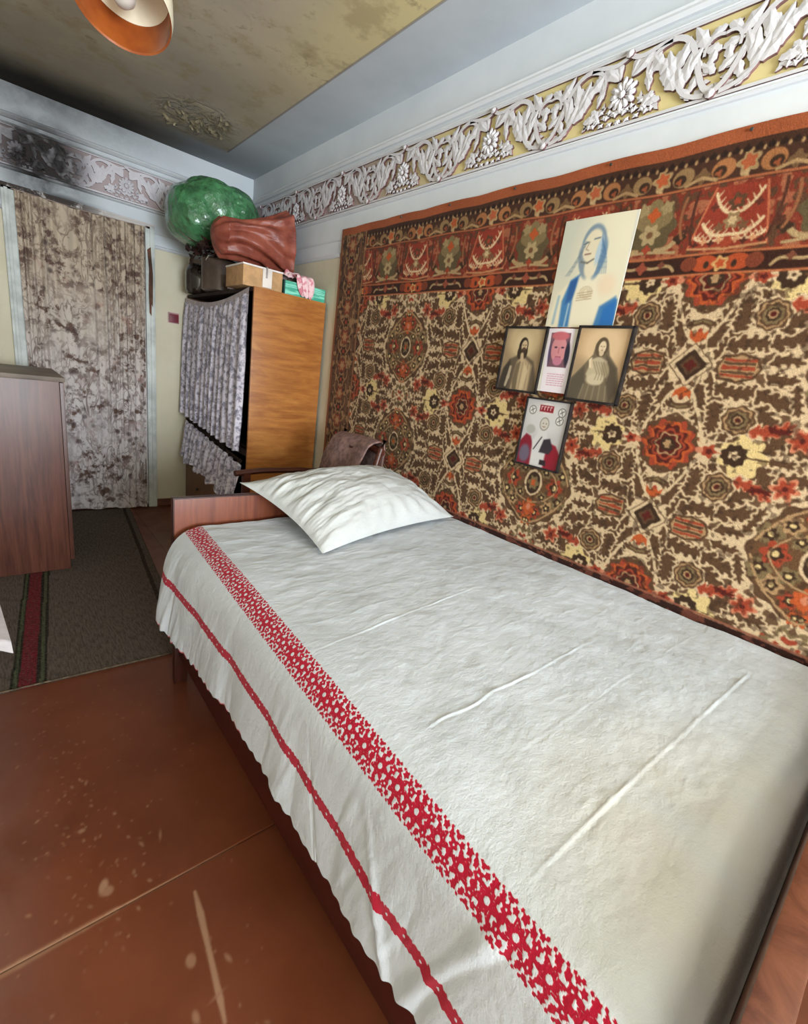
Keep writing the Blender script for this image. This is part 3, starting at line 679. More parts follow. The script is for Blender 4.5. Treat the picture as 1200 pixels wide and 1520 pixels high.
# ================================================================== PICTURES ON THE CARPET
M_PRINT = Mat('printed_paper', (200, 200, 200), .35, .4); M_PRINT.color(M_PRINT.attr()); M_PRINT = M_PRINT.m
M_FRAME = simple('dark_frame', (40, 36, 36), .35, .2, 30)
XP = XR - .022
def print_obj(cvs, name, y0, y1, z0, z1, x_, mat, parent, n=110):
    ny = n; nz = int(n * (z1 - z0) / (y0 - y1)); A, B = np.meshgrid(np.linspace(0, 1, ny), np.linspace(0, 1, nz))
    P = np.stack([np.full(A.shape, x_), y0 + (y1 - y0) * A, z0 + (z1 - z0) * B], -1)
    return grid(name, P, mat, parent, linarr(cvs.sample(A, B * cvs.v1_)), True)
def canvas(y0, y1, z0, z1, bgc):
    asp = (z1 - z0) / (y0 - y1); c = Cv(0, 1, 0, asp, .006, bgc); c.v1_ = asp; return c
def framed(label, y0, y1, z0, z1, cvs, fw=.009, tilt=0, name='framed_print'):
    t = thing(name, label, 'picture', (XP, (y0 + y1) / 2, z0), 'religious prints on the carpet')
    del t['group']
    box('backing', (XP - .006, y1, z0), (XP + .004, y0, z1), M_FRAME, t, .001)
    bm = bmesh.new()
    for a, b in (((y1, z0), (y0, z0 + fw)), ((y1, z1 - fw), (y0, z1)), ((y1, z0), (y1 + fw, z1)), ((y0 - fw, z0), (y0, z1))): add_box(bm, (XP - .013, a[0], a[1]), (XP - .004, b[0], b[1]), .002)
    from_bm('frame', bm, M_FRAME, t, True)
    print_obj(cvs, 'print', y0 - fw * .7, y1 + fw * .7, z0 + fw * .7, z1 - fw * .7, XP - .0068, M_PRINT, t)
    return t
# sepia print, bearded figure (left)
c1 = canvas(1.30, 1.097, 1.265, 1.51, (150, 128, 98)); A = c1.v1_
c1.ell(.5, .82 * A, .42, .40, (188, 164, 126), soft=30); c1.ell(.5, .74 * A, .22, .22, (204, 182, 142), soft=26)
c1.poly([(.0, .0), (.06, .36), (.2, .60), (.38, .68), (.62, .68), (.82, .58), (.93, .30), (.98, 0)], (96, 82, 66), 8)
c1.poly([(.34, .0), (.40, .55), (.5, .70), (.62, .62), (.80, .50), (.80, 0)], (178, 156, 122), 10)
c1.poly([(.0, .0), (.08, .42), (.22, .60), (.30, .30), (.24, 0)], (62, 54, 46), 8); c1.line([(.26, .45), (.24, .25), (.20, .08)], [.03, .04, .03], (176, 160, 134), 5)
for k in range(6): c1.line([(.42 + .07 * k, .55), (.40 + .08 * k, .05)], .008, (120, 100, 76), 3, .6)
c1.poly([(.40, .5), (.36, .2), (.40, .0), (.50, .0), (.48, .3), (.50, .6)], (112, 96, 74), 6); c1.poly([(.60, .55), (.72, .40), (.66, .0), (.58, .0)], (198, 176, 140), 6)
c1.ell(.5, .86, .115, .17, (40, 30, 24), soft=3); c1.ell(.44, .74, .07, .13, (58, 44, 34), soft=3); c1.ell(.57, .75, .055, .12, (58, 44, 34), soft=3)
c1.ell(.52, .87, .072, .11, (196, 172, 136), soft=3); c1.ell(.525, .775, .06, .065, (66, 50, 38), soft=3); c1.ell(.49, .885, .016, .007, (60, 46, 36), soft=2); c1.ell(.555, .885, .016, .007, (60, 46, 36), soft=2)
c1.line([(.528, .885), (.532, .84)], .006, (150, 124, 94), 2); c1.line([(.51, .808), (.545, .808)], .006, (120, 80, 64), 2); c1.line([(.50, .70), (.52, .60)], .04, (190, 166, 130), 4)
framed('sepia framed print of a bearded long-haired figure, left of the narrow card', 1.299, 1.098, 1.262, 1.512, c1)
# sepia print, praying veiled figure (right)
c2 = canvas(.973, .77, 1.262, 1.517, (190, 158, 120)); A = c2.v1_
c2.ell(.5, .95, .40, .34, (216, 186, 146), soft=30); c2.ell(.1, .3, .3, .4, (164, 140, 108), soft=30)
c2.poly([(.0, 0), (.02, .38), (.22, .62), (.36, .80), (.38, .98), (.5, 1.09), (.62, .98), (.68, .80), (.88, .60), (.98, .30), (1.0, 0)], (112, 98, 78), 5)
c2.poly([(.0, 0), (.03, .36), (.24, .60), (.32, .3), (.24, 0)], (90, 80, 66), 8); c2.poly([(.62, .80), (.86, .58), (.96, .2), (.86, 0), (.74, .3)], (86, 74, 60), 8)
c2.poly([(.36, .72), (.50, .78), (.66, .70), (.70, .45), (.62, .30), (.40, .32), (.30, .46)], (186, 170, 140), 6); c2.ell(.5, .38, .17, .10, (198, 182, 152), soft=6); c2.ell(.66, .56, .07, .14, (158, 142, 114), .4, soft=5)
for k in range(5): c2.line([(.40 + .05 * k, .68), (.52 + .05 * k, .48), (.50 + .06 * k, .38)], .008, (126, 110, 86), 3, .7)
for k in range(5): c2.line([(.30 + .11 * k, .28), (.26 + .13 * k, .02)], .012, (150, 136, 110), 4, .7)
c2.ell(.5, .93, .125, .165, (92, 76, 58), soft=3); c2.ell(.51, .93, .070, .105, (222, 200, 166), soft=3); c2.ell(.515, .83, .045, .05, (206, 182, 148), soft=3)
c2.ell(.485, .945, .013, .006, (96, 74, 58), soft=2); c2.ell(.54, .945, .013, .006, (96, 74, 58), soft=2); c2.line([(.512, .94), (.516, .91)], .004, (170, 140, 108), 2); c2.line([(.498, .882), (.53, .882)], .005, (150, 96, 78), 2)
c2.line([(.36, .60), (.33, .70), (.35, .74)], [.03, .024, .012], (224, 204, 170), 3); c2.line([(.40, .58), (.36, .70)], [.022, .012], (206, 184, 150), 3)
framed('sepia framed print of a robed figure in prayer, right of the narrow card', .973, .770, 1.258, 1.517, c2)
# small framed print with red cartouche (bottom)
c3 = canvas(1.131, .93, .99, 1.255, (188, 184, 184)); A = c3.v1_
c3.ell(.5, .95, .45, .3, (204, 200, 198), soft=30); c3.poly([(0, 0), (0, .45), (.12, .62), (.24, .58), (.36, .34), (.34, 0)], (128, 30, 46), 6)
c3.poly([(.64, 0), (.60, .40), (.70, .52), (.86, .48), (1, .30), (1, 0)], (138, 26, 44), 6); c3.ell(.16, .22, .13, .18, (104, 92, 110), soft=10)
c3.poly([(.34, .02), (.30, .5), (.42, .76), (.58, .76), (.66, .5), (.66, .02)], (206, 202, 200), 8); c3.ell(.5, .86, .11, .13, (198, 190, 178), soft=4); c3.ell(.5, .86, .10, .12, (118, 112, 106), soft=3, ring=.006)
c3.ell(.47, .87, .012, .008, (70, 60, 56), soft=2); c3.ell(.54, .87, .012, .008, (70, 60, 56), soft=2); c3.line([(.47, .81), (.5, .80), (.53, .81)], .005, (110, 70, 60), 2)
c3.poly([(.50, .30), (.56, .56), (.70, .60), (.80, .42), (.74, .30)], (52, 44, 52), 5); c3.poly([(.56, .06), (.56, .16), (.70, .16), (.72, .06)], (44, 34, 40), 4); c3.line([(.50, .60), (.36, .34)], .012, (60, 50, 56), 3)
c3.ell(.20, .72, .11, .09, (170, 166, 160), soft=6)
for cx, cy in ((.16, 1.10), (.82, .96), (.84, 1.12)):
    c3.ell(cx, cy, .085, .085, (216, 212, 206), soft=3); c3.ell(cx, cy, .08, .08, (96, 92, 90), soft=2, ring=.008); c3.line([(cx - .04, cy - .02), (cx + .04, cy + .03)], .008, (84, 80, 80), 2); c3.line([(cx - .02, cy + .05), (cx + .02, cy - .05)], .007, (84, 80, 80), 2)
c3.ell(.48, 1.16, .19, .105, (214, 206, 200), soft=3); c3.poly([(.32, 1.09), (.32, 1.22), (.64, 1.22), (.64, 1.09)], (134, 30, 42), 3)
for k in range(4): c3.line([(.36 + .07 * k, 1.13), (.36 + .07 * k, 1.19), (.39 + .07 * k, 1.19)], .009, (220, 190, 186), 2)
framed('small framed print with red cartouche and crimson robes, lowest of the wall pictures', 1.131, .931, .985, 1.252, c3, .007)
# large unframed pale print (top)
c4 = canvas(1.125, .862, 1.515, 1.870, (216, 208, 184)); A = c4.v1_
c4.ell(.1, 1.1, .5, .5, (204, 204, 188), soft=60); c4.ell(.8, .9, .5, .6, (226, 218, 192), soft=60)
BL = (70, 124, 172)
c4.poly([(.0, .0), (.08, .42), (.30, .62), (.44, .80), (.62, .80), (.86, .62), (1, .46), (1, 0)], (228, 218, 190), 8)
c4.poly([(.20, 0), (.18, .34), (.26, .60), (.40, .68), (.34, .36), (.36, 0)], BL, 6); c4.poly([(.24, .30), (.26, .58), (.38, .64), (.33, .36)], (48, 92, 150), 6); c4.line([(.12, .40), (.10, .05)], .015, (140, 170, 190), 6); c4.line([(.30, .3), (.29, .02)], .01, (190, 205, 210), 4)
c4.poly([(.72, 0), (.76, .26), (.96, .38), (1, .30), (1, 0)], BL, 6); c4.poly([(.80, .02), (.82, .24), (.98, .34), (1, .04)], (44, 108, 176), 7)
c4.poly([(.36, 0), (.38, .64), (.64, .60), (.74, .3), (.70, 0)], (232, 222, 196), 8); c4.ell(.80, .52, .12, .12, (230, 208, 180), soft=14)
c4.ell(.50, 1.02, .175, .24, (128, 146, 160), soft=4); c4.ell(.62, .84, .085, .24, (116, 142, 164), -.15, soft=4); c4.ell(.40, .80, .07, .20, (132, 146, 156), .35, soft=4)
c4.ell(.49, 1.00, .135, .20, (224, 212, 184), -.12, soft=4); c4.ell(.52, .76, .095, .15, (226, 214, 186), soft=5); c4.ell(.60, .93, .04, .16, (176, 196, 208), -.1, soft=4)
c4.line([(.36, 1.03), (.42, 1.05)], .010, (96, 106, 112), 2); c4.line([(.50, 1.08), (.58, 1.09)], .009, (110, 122, 128), 2); c4.line([(.44, 1.05), (.40, .97), (.44, .95)], .006, (160, 142, 120), 2); c4.line([(.40, .905), (.48, .91)], .009, (140, 104, 92), 2); c4.line([(.36, .82), (.46, .80), (.54, .84)], .010, (116, 110, 100), 3)
for r in (.09, .065, .04): c4.ell(.52, .44, r, r * .8, (190, 170, 134), soft=2, ring=.004)
for k in range(4): c4.line([(.40, .34 + .03 * k), (.62, .36 + .03 * k)], .005, (176, 152, 118), 2)
for k in range(6): c4.line(bez([(.60 + .012 * k, 1.12 - .03 * k), (.66 + .012 * k, .92), (.60 + .03 * k, .66)], 8), .005, (74, 112, 150), 3, .6)
for k in range(4): c4.line(bez([(.40 - .008 * k, 1.06), (.33 - .01 * k, .84), (.22 - .02 * k, .66)], 8), .005, (110, 124, 134), 3, .5)
M_PAPER = simple('paper_edge', (225, 220, 205), .6, .03)
t = thing('poster', 'tall pale unframed print of a veiled figure in blue and white, topmost', 'picture', (XP, 1.0, 1.515))
def sheetpic(t, y0t, y1t, y0b, y1b, z0, z1, x_, cvs):
    ny, nz = 100, 150; A_, B_ = np.meshgrid(np.linspace(0, 1, ny), np.linspace(0, 1, nz)); ya = y0b + (y0t - y0b) * B_; yb_ = y1b + (y1t - y1b) * B_
    P = np.stack([x_ - .003 * np.sin(A_ * 3.1) * B_, ya + (yb_ - ya) * A_, z0 + (z1 - z0) * B_], -1)
    grid('print', P, M_PRINT, t, linarr(cvs.sample(A_, B_ * cvs.v1_)))
    bm = bmesh.new(); add_box(bm, (x_ + .0005, min(y1t, y1b), z0), (x_ + .0025, max(y0t, y0b), z1)); from_bm('card_back', bm, M_PAPER, t)
sheetpic(t, 1.125, .868, 1.122, .858, 1.512, 1.870, XP + .003, c4)
# narrow card
c5 = canvas(1.09, .985, 1.28, 1.505, (232, 222, 228)); A = c5.v1_
c5.poly([(.12, .86), (.12, 2.0), (.88, 2.0), (.88, .86)], (120, 84, 96), 2); c5.ell(.5, 1.45, .30, .46, (206, 138, 142), soft=6); c5.ell(.5, 1.90, .34, .14, (196, 104, 112), soft=8); c5.ell(.84, 1.3, .09, .40, (46, 42, 60), soft=6); c5.ell(.15, 1.3, .05, .36, (90, 70, 100), soft=6)
c5.ell(.38, 1.52, .06, .03, (66, 40, 60), soft=3); c5.ell(.64, 1.52, .06, .03, (66, 40, 60), soft=3); c5.line([(.51, 1.50), (.50, 1.34)], .025, (186, 112, 122), 3); c5.line([(.42, 1.20), (.60, 1.20)], .02, (150, 70, 90), 3); c5.ell(.5, 1.06, .18, .14, (190, 120, 140), soft=6)
for k in range(6):
    x_ = .2
    while x_ < .8:
        l = random.uniform(.04, .12); c5.line([(x_, .62 - .075 * k), (min(.85, x_ + l), .62 - .075 * k)], .014, (206, 150, 170), 2); x_ += l + .04
t = thing('prayer_card', 'narrow white card with a reddish face above lines of pink print', 'card', (XP, 1.04, 1.28))
sheetpic(t, 1.098, .990, 1.084, .976, 1.278, 1.506, XP - .004, c5)

# ================================================================== RUG
m = Mat('woven_runner', (84, 74, 66), .95, .05); v = m.mapv((1, 1, 1), rot=(0, 0, math.radians(4.8)))
wv = m.noise(1, 3, .6, m.mapv((170, 22, 1), rot=(0, 0, math.radians(4.8)))); w2 = m.noise(1, 3, .6, m.mapv((60, 420, 1), rot=(0, 0, math.radians(4.8))))
c = m.attr(); c = m.mix(m.ramp(wv, .35, .7, 0, .6), c, (34, 28, 26)); c = m.mix(m.ramp(w2, .45, .7, 0, .5), c, (122, 110, 96)); m.color(c); m.bump(m.math('ADD', wv, w2), .6, .004)
rug_r0, rug_r1 = (.565, 1.865), (.735, 3.97)
rug_l0, rug_l1 = (-.46, 1.90), (-.30, 4.00)
nu, nvv = 260, 200
A_, B_ = np.meshgrid(np.linspace(0, 1, nu), np.linspace(0, 1, nvv))
X = (rug_l0[0] * (1 - A_) + rug_r0[0] * A_) * (1 - B_) + (rug_l1[0] * (1 - A_) + rug_r1[0] * A_) * B_
Y = (rug_l0[1] * (1 - A_) + rug_r0[1] * A_) * (1 - B_) + (rug_l1[1] * (1 - A_) + rug_r1[1] * A_) * B_
D = (X - (.007 + .083 * (Y - 1.89) / .98))          # distance from the red stripe
C = np.zeros(X.shape + (3,)); C[:] = (98, 88, 80)
def rs(a, b, col): k = (D >= a) & (D < b); C[k] = col
rs(-.048, -.040, (28, 34, 24)); rs(-.040, -.030, (74, 84, 60)); rs(-.030, -.024, (30, 30, 24)); rs(-.024, .026, (112, 28, 40)); rs(.026, .036, (26, 26, 22)); rs(.036, .048, (78, 84, 62)); rs(.048, .058, (26, 32, 24))
rs(-.30, -.29, (40, 44, 34)); rs(-.29, -.24, (128, 26, 38)); rs(-.24, -.23, (40, 44, 34)); rs(.50, .52, (50, 40, 36))
Z = .0055 + .0012 * fbm(X * 8, Y * 8, 3); edge = (A_ < .002) | (A_ > .998) | (B_ < .002) | (B_ > .998); Z = np.where(edge, .0005, Z)
rug = grid('runner_rug', np.stack([X, Y, Z], -1), m.m, None, linarr(C * 1.0)); props(rug, 'grey-brown woven runner with crimson and green stripes on the red floor', 'rug')
M_FR = simple('rug_binding', (92, 78, 62), .95, .2, 60)
tube('binding', [(rug_l0[0], rug_l0[1], .006), ((rug_l0[0] + rug_r0[0]) / 2, (rug_l0[1] + rug_r0[1]) / 2, .007), (rug_r0[0], rug_r0[1], .006)], .003, M_FR, rug, 6)

# ================================================================== SIDE CABINET (left)
W_CAB = wood('cabinet_wood', (62, 34, 26), (104, 62, 48), 'z', .38, 1.2); W_CABTOP = simple('worn_cabinet_top', (112, 98, 86), .5, .1, 6)
t = thing('side_cabinet', 'tall reddish brown cabinet at the left, in front of the curtained doorway', 'cabinet', (-.1, 3.23, .009))
cx0, cx1, cy0, cy1, ch = -.42, .262, 2.91, 3.55, 1.03
box('side_panel', (cx0, cy0, .009), (cx1 - .016, cy0 + .018, ch - .022), W_CAB, t, .002)
box('side_panel', (cx0, cy1 - .018, .009), (cx1 - .016, cy1, ch - .022), W_CAB, t, .002)
box('back_panel', (cx0, cy0 + .018, .03), (cx0 + .01, cy1 - .018, ch - .022), W_CAB, t, .001)
box('top', (cx0 - .004, cy0 - .006, ch - .022), (cx1 + .008, cy1 + .004, ch), W_CABTOP, t, .004)
dr = box('door', (cx1 - .014, cy0 + .004, .06), (cx1 + .004, cy0 + .315, ch - .026), W_CAB, t, .002); box('handle', (cx1 + .004, cy0 + .27, .52), (cx1 + .02, cy0 + .285, .64), M_NAIL, dr, .003)
dr = box('door', (cx1 - .014, cy0 + .322, .06), (cx1 + .004, cy1 - .004, ch - .026), W_CAB, t, .002); box('handle', (cx1 + .004, cy0 + .35, .52), (cx1 + .02, cy0 + .365, .64), M_NAIL, dr, .003)
box('plinth', (cx0 + .02, cy0 + .03, .009), (cx1 - .02, cy1 - .03, .06), W_CAB, t, .001)
box('shelf', (cx0 + .012, cy0 + .02, .5), (cx1 - .02, cy1 - .02, .516), W_CAB, t, .001)

# stool with a white cloth, at the left edge of the frame
t = thing('stool', 'low wooden stool under a white cloth at the left edge', 'stool', (-.24, 1.50, 0))
W_ST = wood('stool_wood', (84, 46, 28), (120, 72, 44), 'z', .4)
box('seat', (-.44, 1.39, .47), (-.08, 1.71, .492), W_ST, t, .004)
for a in (-.42, -.20):
    for b in (1.42, 1.65): box('leg', (a, b, 0), (a + .03, b + .03, .47), W_ST, t, .003)
box('stretcher', (-.40, 1.43, .2), (-.39, 1.66, .225), W_ST, t, .002); box('stretcher', (-.19, 1.43, .2), (-.18, 1.66, .225), W_ST, t, .002)
M_LACE = simple('white_cotton', (206, 200, 204), .85, .03, 30)
n = 70; A_, B_ = np.meshgrid(np.linspace(-1, 1, n), np.linspace(-1, 1, n))
sx, sy = .225, .215; ang = math.radians(4.6); ox = A_ * sx; oy = B_ * sy
over = np.maximum(np.abs(ox) - .195, 0) + np.maximum(np.abs(oy) - .185, 0)
Z = .4955 - over * .55 + .002 * fbm(A_ * 4, B_ * 4, 3) + .004 * np.sin(A_ * 24) * over * 8 * (np.abs(B_) > .9)
X = -.256 + ox * math.cos(ang) - oy * math.sin(ang); Y = 1.552 + ox * math.sin(ang) + oy * math.cos(ang)
o = grid('white_cloth', np.stack([X, Y, Z], -1), M_LACE); props(o, 'corner of a white cotton cloth spread over the low stool', 'cloth')

# ================================================================== BED
W_BED = wood('bed_veneer', (88, 38, 22), (124, 66, 40), 'z', .32, 1.3)
W_FOOT = Mat('foot_veneer', (130, 74, 48), .32, .5); f_ = W_FOOT.noise(14, 6, .65, dist=1.0); W_FOOT.color(W_FOOT.mix(W_FOOT.ramp(f_, .32, .68), (84, 42, 28), (124, 74, 52))); W_FOOT = W_FOOT.m
W_RAIL = wood('bed_rail_veneer', (44, 12, 12), (70, 22, 18), 'y', .3)
W_EDGE = wood('bed_edge', (44, 20, 14), (70, 34, 24), 'z', .3)
bx0, bx1 = .442, 1.605
bed = thing('bed', 'single wooden bed along the carpeted wall, made up in white', 'bed', (1.02, .8, 0))
hb = box('headboard', (bx0 + .004, 1.675, .22), (bx1, 1.70, .742), W_BED, bed, .002); box('edge_strip', (bx0, 1.673, .22), (bx0 + .004, 1.702, .744), W_EDGE, hb, .001); box('edge_strip', (bx0, 1.673, .742), (bx1, 1.702, .746), W_EDGE, hb, .001)
fb = box('footboard', (bx0 + .004, -.068, .16), (bx1, -.032, .70), W_FOOT, bed, .003); box('edge_strip', (bx0, -.070, .16), (bx0 + .004, -.030, .702), W_EDGE, fb, .001)
for x_ in (bx0 + .002, bx1 - .05):
    for y_ in (1.66, -.07): box('leg', (x_, y_, 0), (x_ + .046, y_ + .035, .24), W_EDGE, bed, .003)
box('side_rail', (.458, -.036, .12), (.478, 1.672, .38), W_RAIL, bed, .002); box('side_rail', (bx1 - .03, -.036, .20), (bx1 - .01, 1.672, .38), W_RAIL, bed, .002)
box('slat_base', (.48, -.03, .27), (bx1 - .035, 1.67, .30), W_EDGE, bed, .001)
M_MAT = simple('mattress_ticking', (190, 182, 168), .9)
box('mattress', (.475, .03, .305), (1.60, 1.645, .615), M_MAT, bed, .05, 4)

# embroidered bedspread -------------------------------------------------
CRIM = (166, 20, 46)
LB = 1.68
bandA = Cv(0, LB, -.034, .034, .0009, (0, 0, 0)); rr = random.Random(11)
c1_ = (1, 1, 1)
k = 0; y_ = .02
while y_ < LB:
    big = .0168 + .0015 * (k % 3 == 1)
    bandA.petal(y_, .0, big, 7, .22, c1_, rr.random()); bandA.ell(y_, 0, .0046, .0046, (0, 0, 0)); bandA.petal(y_, 0, big * .72, 8, .25, (0.25,) * 3, .4, ring=.0006)
    for sg in (-1, 1):
        for (du, dv, r) in ((.0, .0235, .0058), (.014, .0205, .0048), (-.014, .0205, .0048), (.0245, .0255, .0042), (.0245, .0125, .0074), (.0245, .0020, .0050), (.034, .0185, .004), (.008, .028, .0028), (-.009, .0285, .0026), (.019, .029, .0028), (.030, .0285, .0026), (.037, .0245, .0026)):
            a = y_ + du; b = sg * dv
            bandA.petal(a, b, r * .95, 5, .20, c1_, rr.random() * 6)
            if r > .007: bandA.ell(a, b, .0017, .0017, (0, 0, 0))
    bandA.petal(y_ + .0245, 0, .0052, 4, .3, c1_)
    y_ += .049; k += 1
bandB = Cv(0, LB, -.016, .016, .0009, (0, 0, 0)); y_ = .01; k = 0
while y_ < LB:
    bandB.petal(y_, 0, .0132, 6, .16, c1_, rr.random()); 
    if k % 2 == 0: bandB.ell(y_, 0, .0026, .0026, (0, 0, 0))
    for sg in (-1, 1): bandB.petal(y_ + .011, sg * .0058, .0068, 4, .2, c1_, rr.random() * 3); bandB.petal(y_ + .004, sg * .0125, .0024, 4, .2, c1_)
    y_ += .0195; k += 1
# cross-section of the cloth: x, z as functions of arc length from the wall
def section(y):
    head = float(sstep(1.15, 1.6, y)); rx = .085 + .035 * head; rz = .10 + .05 * head
    xe = .478 + rx * .35; pts = [(1.612, .650), (xe + .02, .650)]
    for a in np.linspace(0, math.pi / 2, 14): pts.append((xe - rx * math.sin(a), .650 - rz * (1 - math.cos(a))))
    x2, z2 = pts[-1]; pts.append((x2 - .012 - .012 * head, .26 - .03))
    P = np.array(pts); s = np.concatenate([[0], np.cumsum(np.hypot(*np.diff(P, axis=0).T))]); return s, P
ysh = np.concatenate([np.arange(1.632, .02, -.0022), .02 - np.cumsum(np.full(16, .0032))])
sA = lambda y: 1.118 + .075 * (1.6 - y) / 1.5
sB = lambda y: sA(y) + .185 + .010 * math.sin(y * 5)
rows = []; cols = []; hang = []
for y in ysh:
    s, P = section(y); a, b = sA(y), sB(y)
    hemz = .318 + .010 * math.sin(y * 7 + 1) + .008 * float(sstep(1.35, 1.6, y)) * math.sin((y - 1.3) * 27) + .0035 * math.sin(y * 160)
    shem = np.interp(-hemz, -P[:, 1][2:], s[2:])
    sv = np.concatenate([np.linspace(0, a - .036, 118)[:-1], np.linspace(a - .036, a + .036, 60)[:-1], np.linspace(a + .036, b - .018, 26)[:-1], np.linspace(b - .018, b + .018, 28)[:-1], np.linspace(b + .018, max(shem, b + .03), 16)])
    rows.append(np.stack([np.interp(sv, s, P[:, 0]), np.full(len(sv), y), np.interp(sv, s, P[:, 1])], -1)); hang.append(sv)
    ca = bandA.sample(np.full(len(sv), min(max(y, 0), LB)), sv - a)[:, 0] * (np.abs(sv - a) < .033)
    cb = bandB.sample(np.full(len(sv), min(max(y, 0), LB)), sv - b)[:, 0] * (np.abs(sv - b) < .0155)
    hm = ((sv > sv[-1] - .005) * (math.sin(y * 60) > -.2) * (y > .9) * .8)
    cols.append(np.maximum(np.maximum(ca, cb), hm))
P = np.array(rows); MK = np.array(cols); SV = np.array(hang)
X, Y, Z = P[..., 0], P[..., 1], P[..., 2]
top = sstep(.46, .56, X); side = 1 - sstep(.56, .645, Z)
# soft unevenness, wrinkles and pressed fold lines on the top
h = .010 * fbm(X * 3.2, Y * 3.0, 3, 1) + .0075 * fbm(X * 10, Y * 8, 3, 3) + .0040 * fbm(X * 26 + Y * 6, Y * 24 - X * 9, 3, 6)
wr = fbm(X * 10 + Y * 5, Y * 30 - X * 3, 3, 8); h += .0045 * wr * sstep(.9, 1.2, Y) * sstep(1.25, .95, X) * 1.0
ls = fbm(X * 70, Y * 2.2, 2, 12); h += .0026 * ls * sstep(1.12, 1.3, X)
md = sstep(-.14, .10, fbm(X * 9, Y * 9, 3, 52)) * .6 + .4; j2 = .004 * fbm(X * 5, Y * 5, 3, 53)
def crease(dist, hgt, wdt, gate):
    dist = dist + j2; hgt = hgt * md
    return gate * (hgt * np.exp(-np.abs(dist) / wdt) - hgt * .55 * np.exp(-np.abs(dist + wdt * 1.8) / wdt))
j = .004 * fbm(X * 8, X * 3, 2, 3)
g1 = sstep(.47, .56, X) * sstep(1.16, 1.0, X)
h += crease(Y - .775 - .10 * (X - .55) + j, .0018, .0024, g1) + crease(Y - .459 + j * 1.4 + .004 * np.sin(X * 40) * (X < .80), .0024, .0028, sstep(.52, .60, X) * sstep(1.16, 1.04, X))
h += crease(Y - .187 + .028 * (X - .5) + j, .0034, .0034, sstep(.44, .52, X) * sstep(1.42, 1.33, X)) + crease(Y - .33 + j, .0008, .003, sstep(.6, .75, X) * sstep(1.16, 1.05, X))
h += crease(X - 1.06 - .02 * np.sin(Y * 3) * (Y > .9), .0020, .0026, sstep(1.2, 1.05, Y) * sstep(.03, .12, Y) * 1.0)
h += .0035 * np.exp(-((X - .70) / .010) ** 2 - ((Y - .19) / .012) ** 2) + .003 * np.exp(-((X - .74) / .015) ** 2 - ((Y - .455) / .016) ** 2)
for (a, b) in ((.70, .16),): h -= .003 * np.exp(-np.abs(X - a - (Y - b) * .35) / .005) * sstep(.05, .09, Y) * sstep(.19, .17, Y)
h += .006 * np.cos((X - 1.0) * 2.2)
q1 = fbm(X * 9 + 4 * Y, Y * 9 - 3 * X, 3, 61); h += .0015 * np.exp(-np.abs(q1) / .022) * sstep(.0, .16, fbm(X * 4, Y * 4, 2, 62)); q2 = fbm(X * 6 - 3 * Y, Y * 14, 3, 63); h += .0008 * np.exp(-np.abs(q2) / .03)
# foot end: rounds down into the gap before the footboard
ft = np.clip(.075 - Y, 0, 1); drop = .00 + 3.0 * ft ** 2 + .0; dip = .007 * np.exp(-((Y - .012 - .012 * np.sin(X * 9)) / .016) ** 2)
Z = Z + h * top - (drop + dip) * sstep(.40, .60, Z) - .035 * sstep(-.010, -.03, Y)
# hanging side: folds growing towards the hem
dn = sstep(.62, .32, P[..., 2])
fold = .022 * (np.abs(np.sin(Y * 13 + 1.4 * np.sin(Y * 7) + Z * 1.5)) ** .7 - .5) * (.25 + dn) * sstep(.95, 1.5, Y) + .007 * np.sin(Y * 17 + 1) * dn + .010 * fbm(Y * 9, Z * 1.6, 3, 5) * (.3 + dn) + .007 * fbm(Y * 26 + Z * 9, Z * 5, 3, 9) * (.4 + dn)
fold += .005 * np.exp(-((Y - .37 - (Z - .38) * .5) / .012) ** 2) * dn + .007 * np.exp(-((Y - .60 - (Z - .4) * .35) / .006) ** 2) * dn + .008 * np.exp(-((Y - .245 + (Z - .45) * .4) / .02) ** 2) * side
X = X - np.abs(fold) * side * .9 - fold * .35 * side
Y = Y - .020 * dn * sstep(1.5, 1.63, Y) + .010 * side * sstep(1.5, 1.63, Y) * np.sin(Z * 20)
m = Mat('linen_bedspread', (226, 224, 220), .88, .12)
wv = m.noise(1, 2, .5, m.mapv((900, 260, 900))); base = m.mix(m.ramp(m.noise(4, 4), .3, .7), (190, 196, 202), (200, 206, 213))
base = m.mix(m.math('MULTIPLY', m.near((.75, .02, .62), .05, .45), m.ramp(m.noise(3.5, 3), .3, .65, .1, .4)), base, (206, 190, 158))  # footboard's shadow painted as a yellowish tint at the foot end
fr = m.attr('Col', 'Fac'); c = m.mix(m.ramp(fr, .25, .75), base, CRIM); c = m.mix(m.ramp(m.math('ABSOLUTE', m.math('SUBTRACT', fr, .35)), .0, .3, .25, 0), c, (236, 170, 176)); m.color(c)
m.bump(m.math('ADD', m.math('ADD', wv, m.math('MULTIPLY', m.noise(38, 5, .65, m.mapv((1, 1.6, 1), rot=(0, 0, .7))), 4.5)), m.math('MULTIPLY', fr, 1.2)), .40, .0016); m.b.inputs['Sheen Weight'].default_value = .1
o = grid('bedspread', np.stack([X, Y, Z], -1), m.m, None, np.repeat(MK[..., None], 3, -1)); props(o, 'white linen bedspread with two crimson embroidered floral bands, hanging over the bed side', 'bedspread')

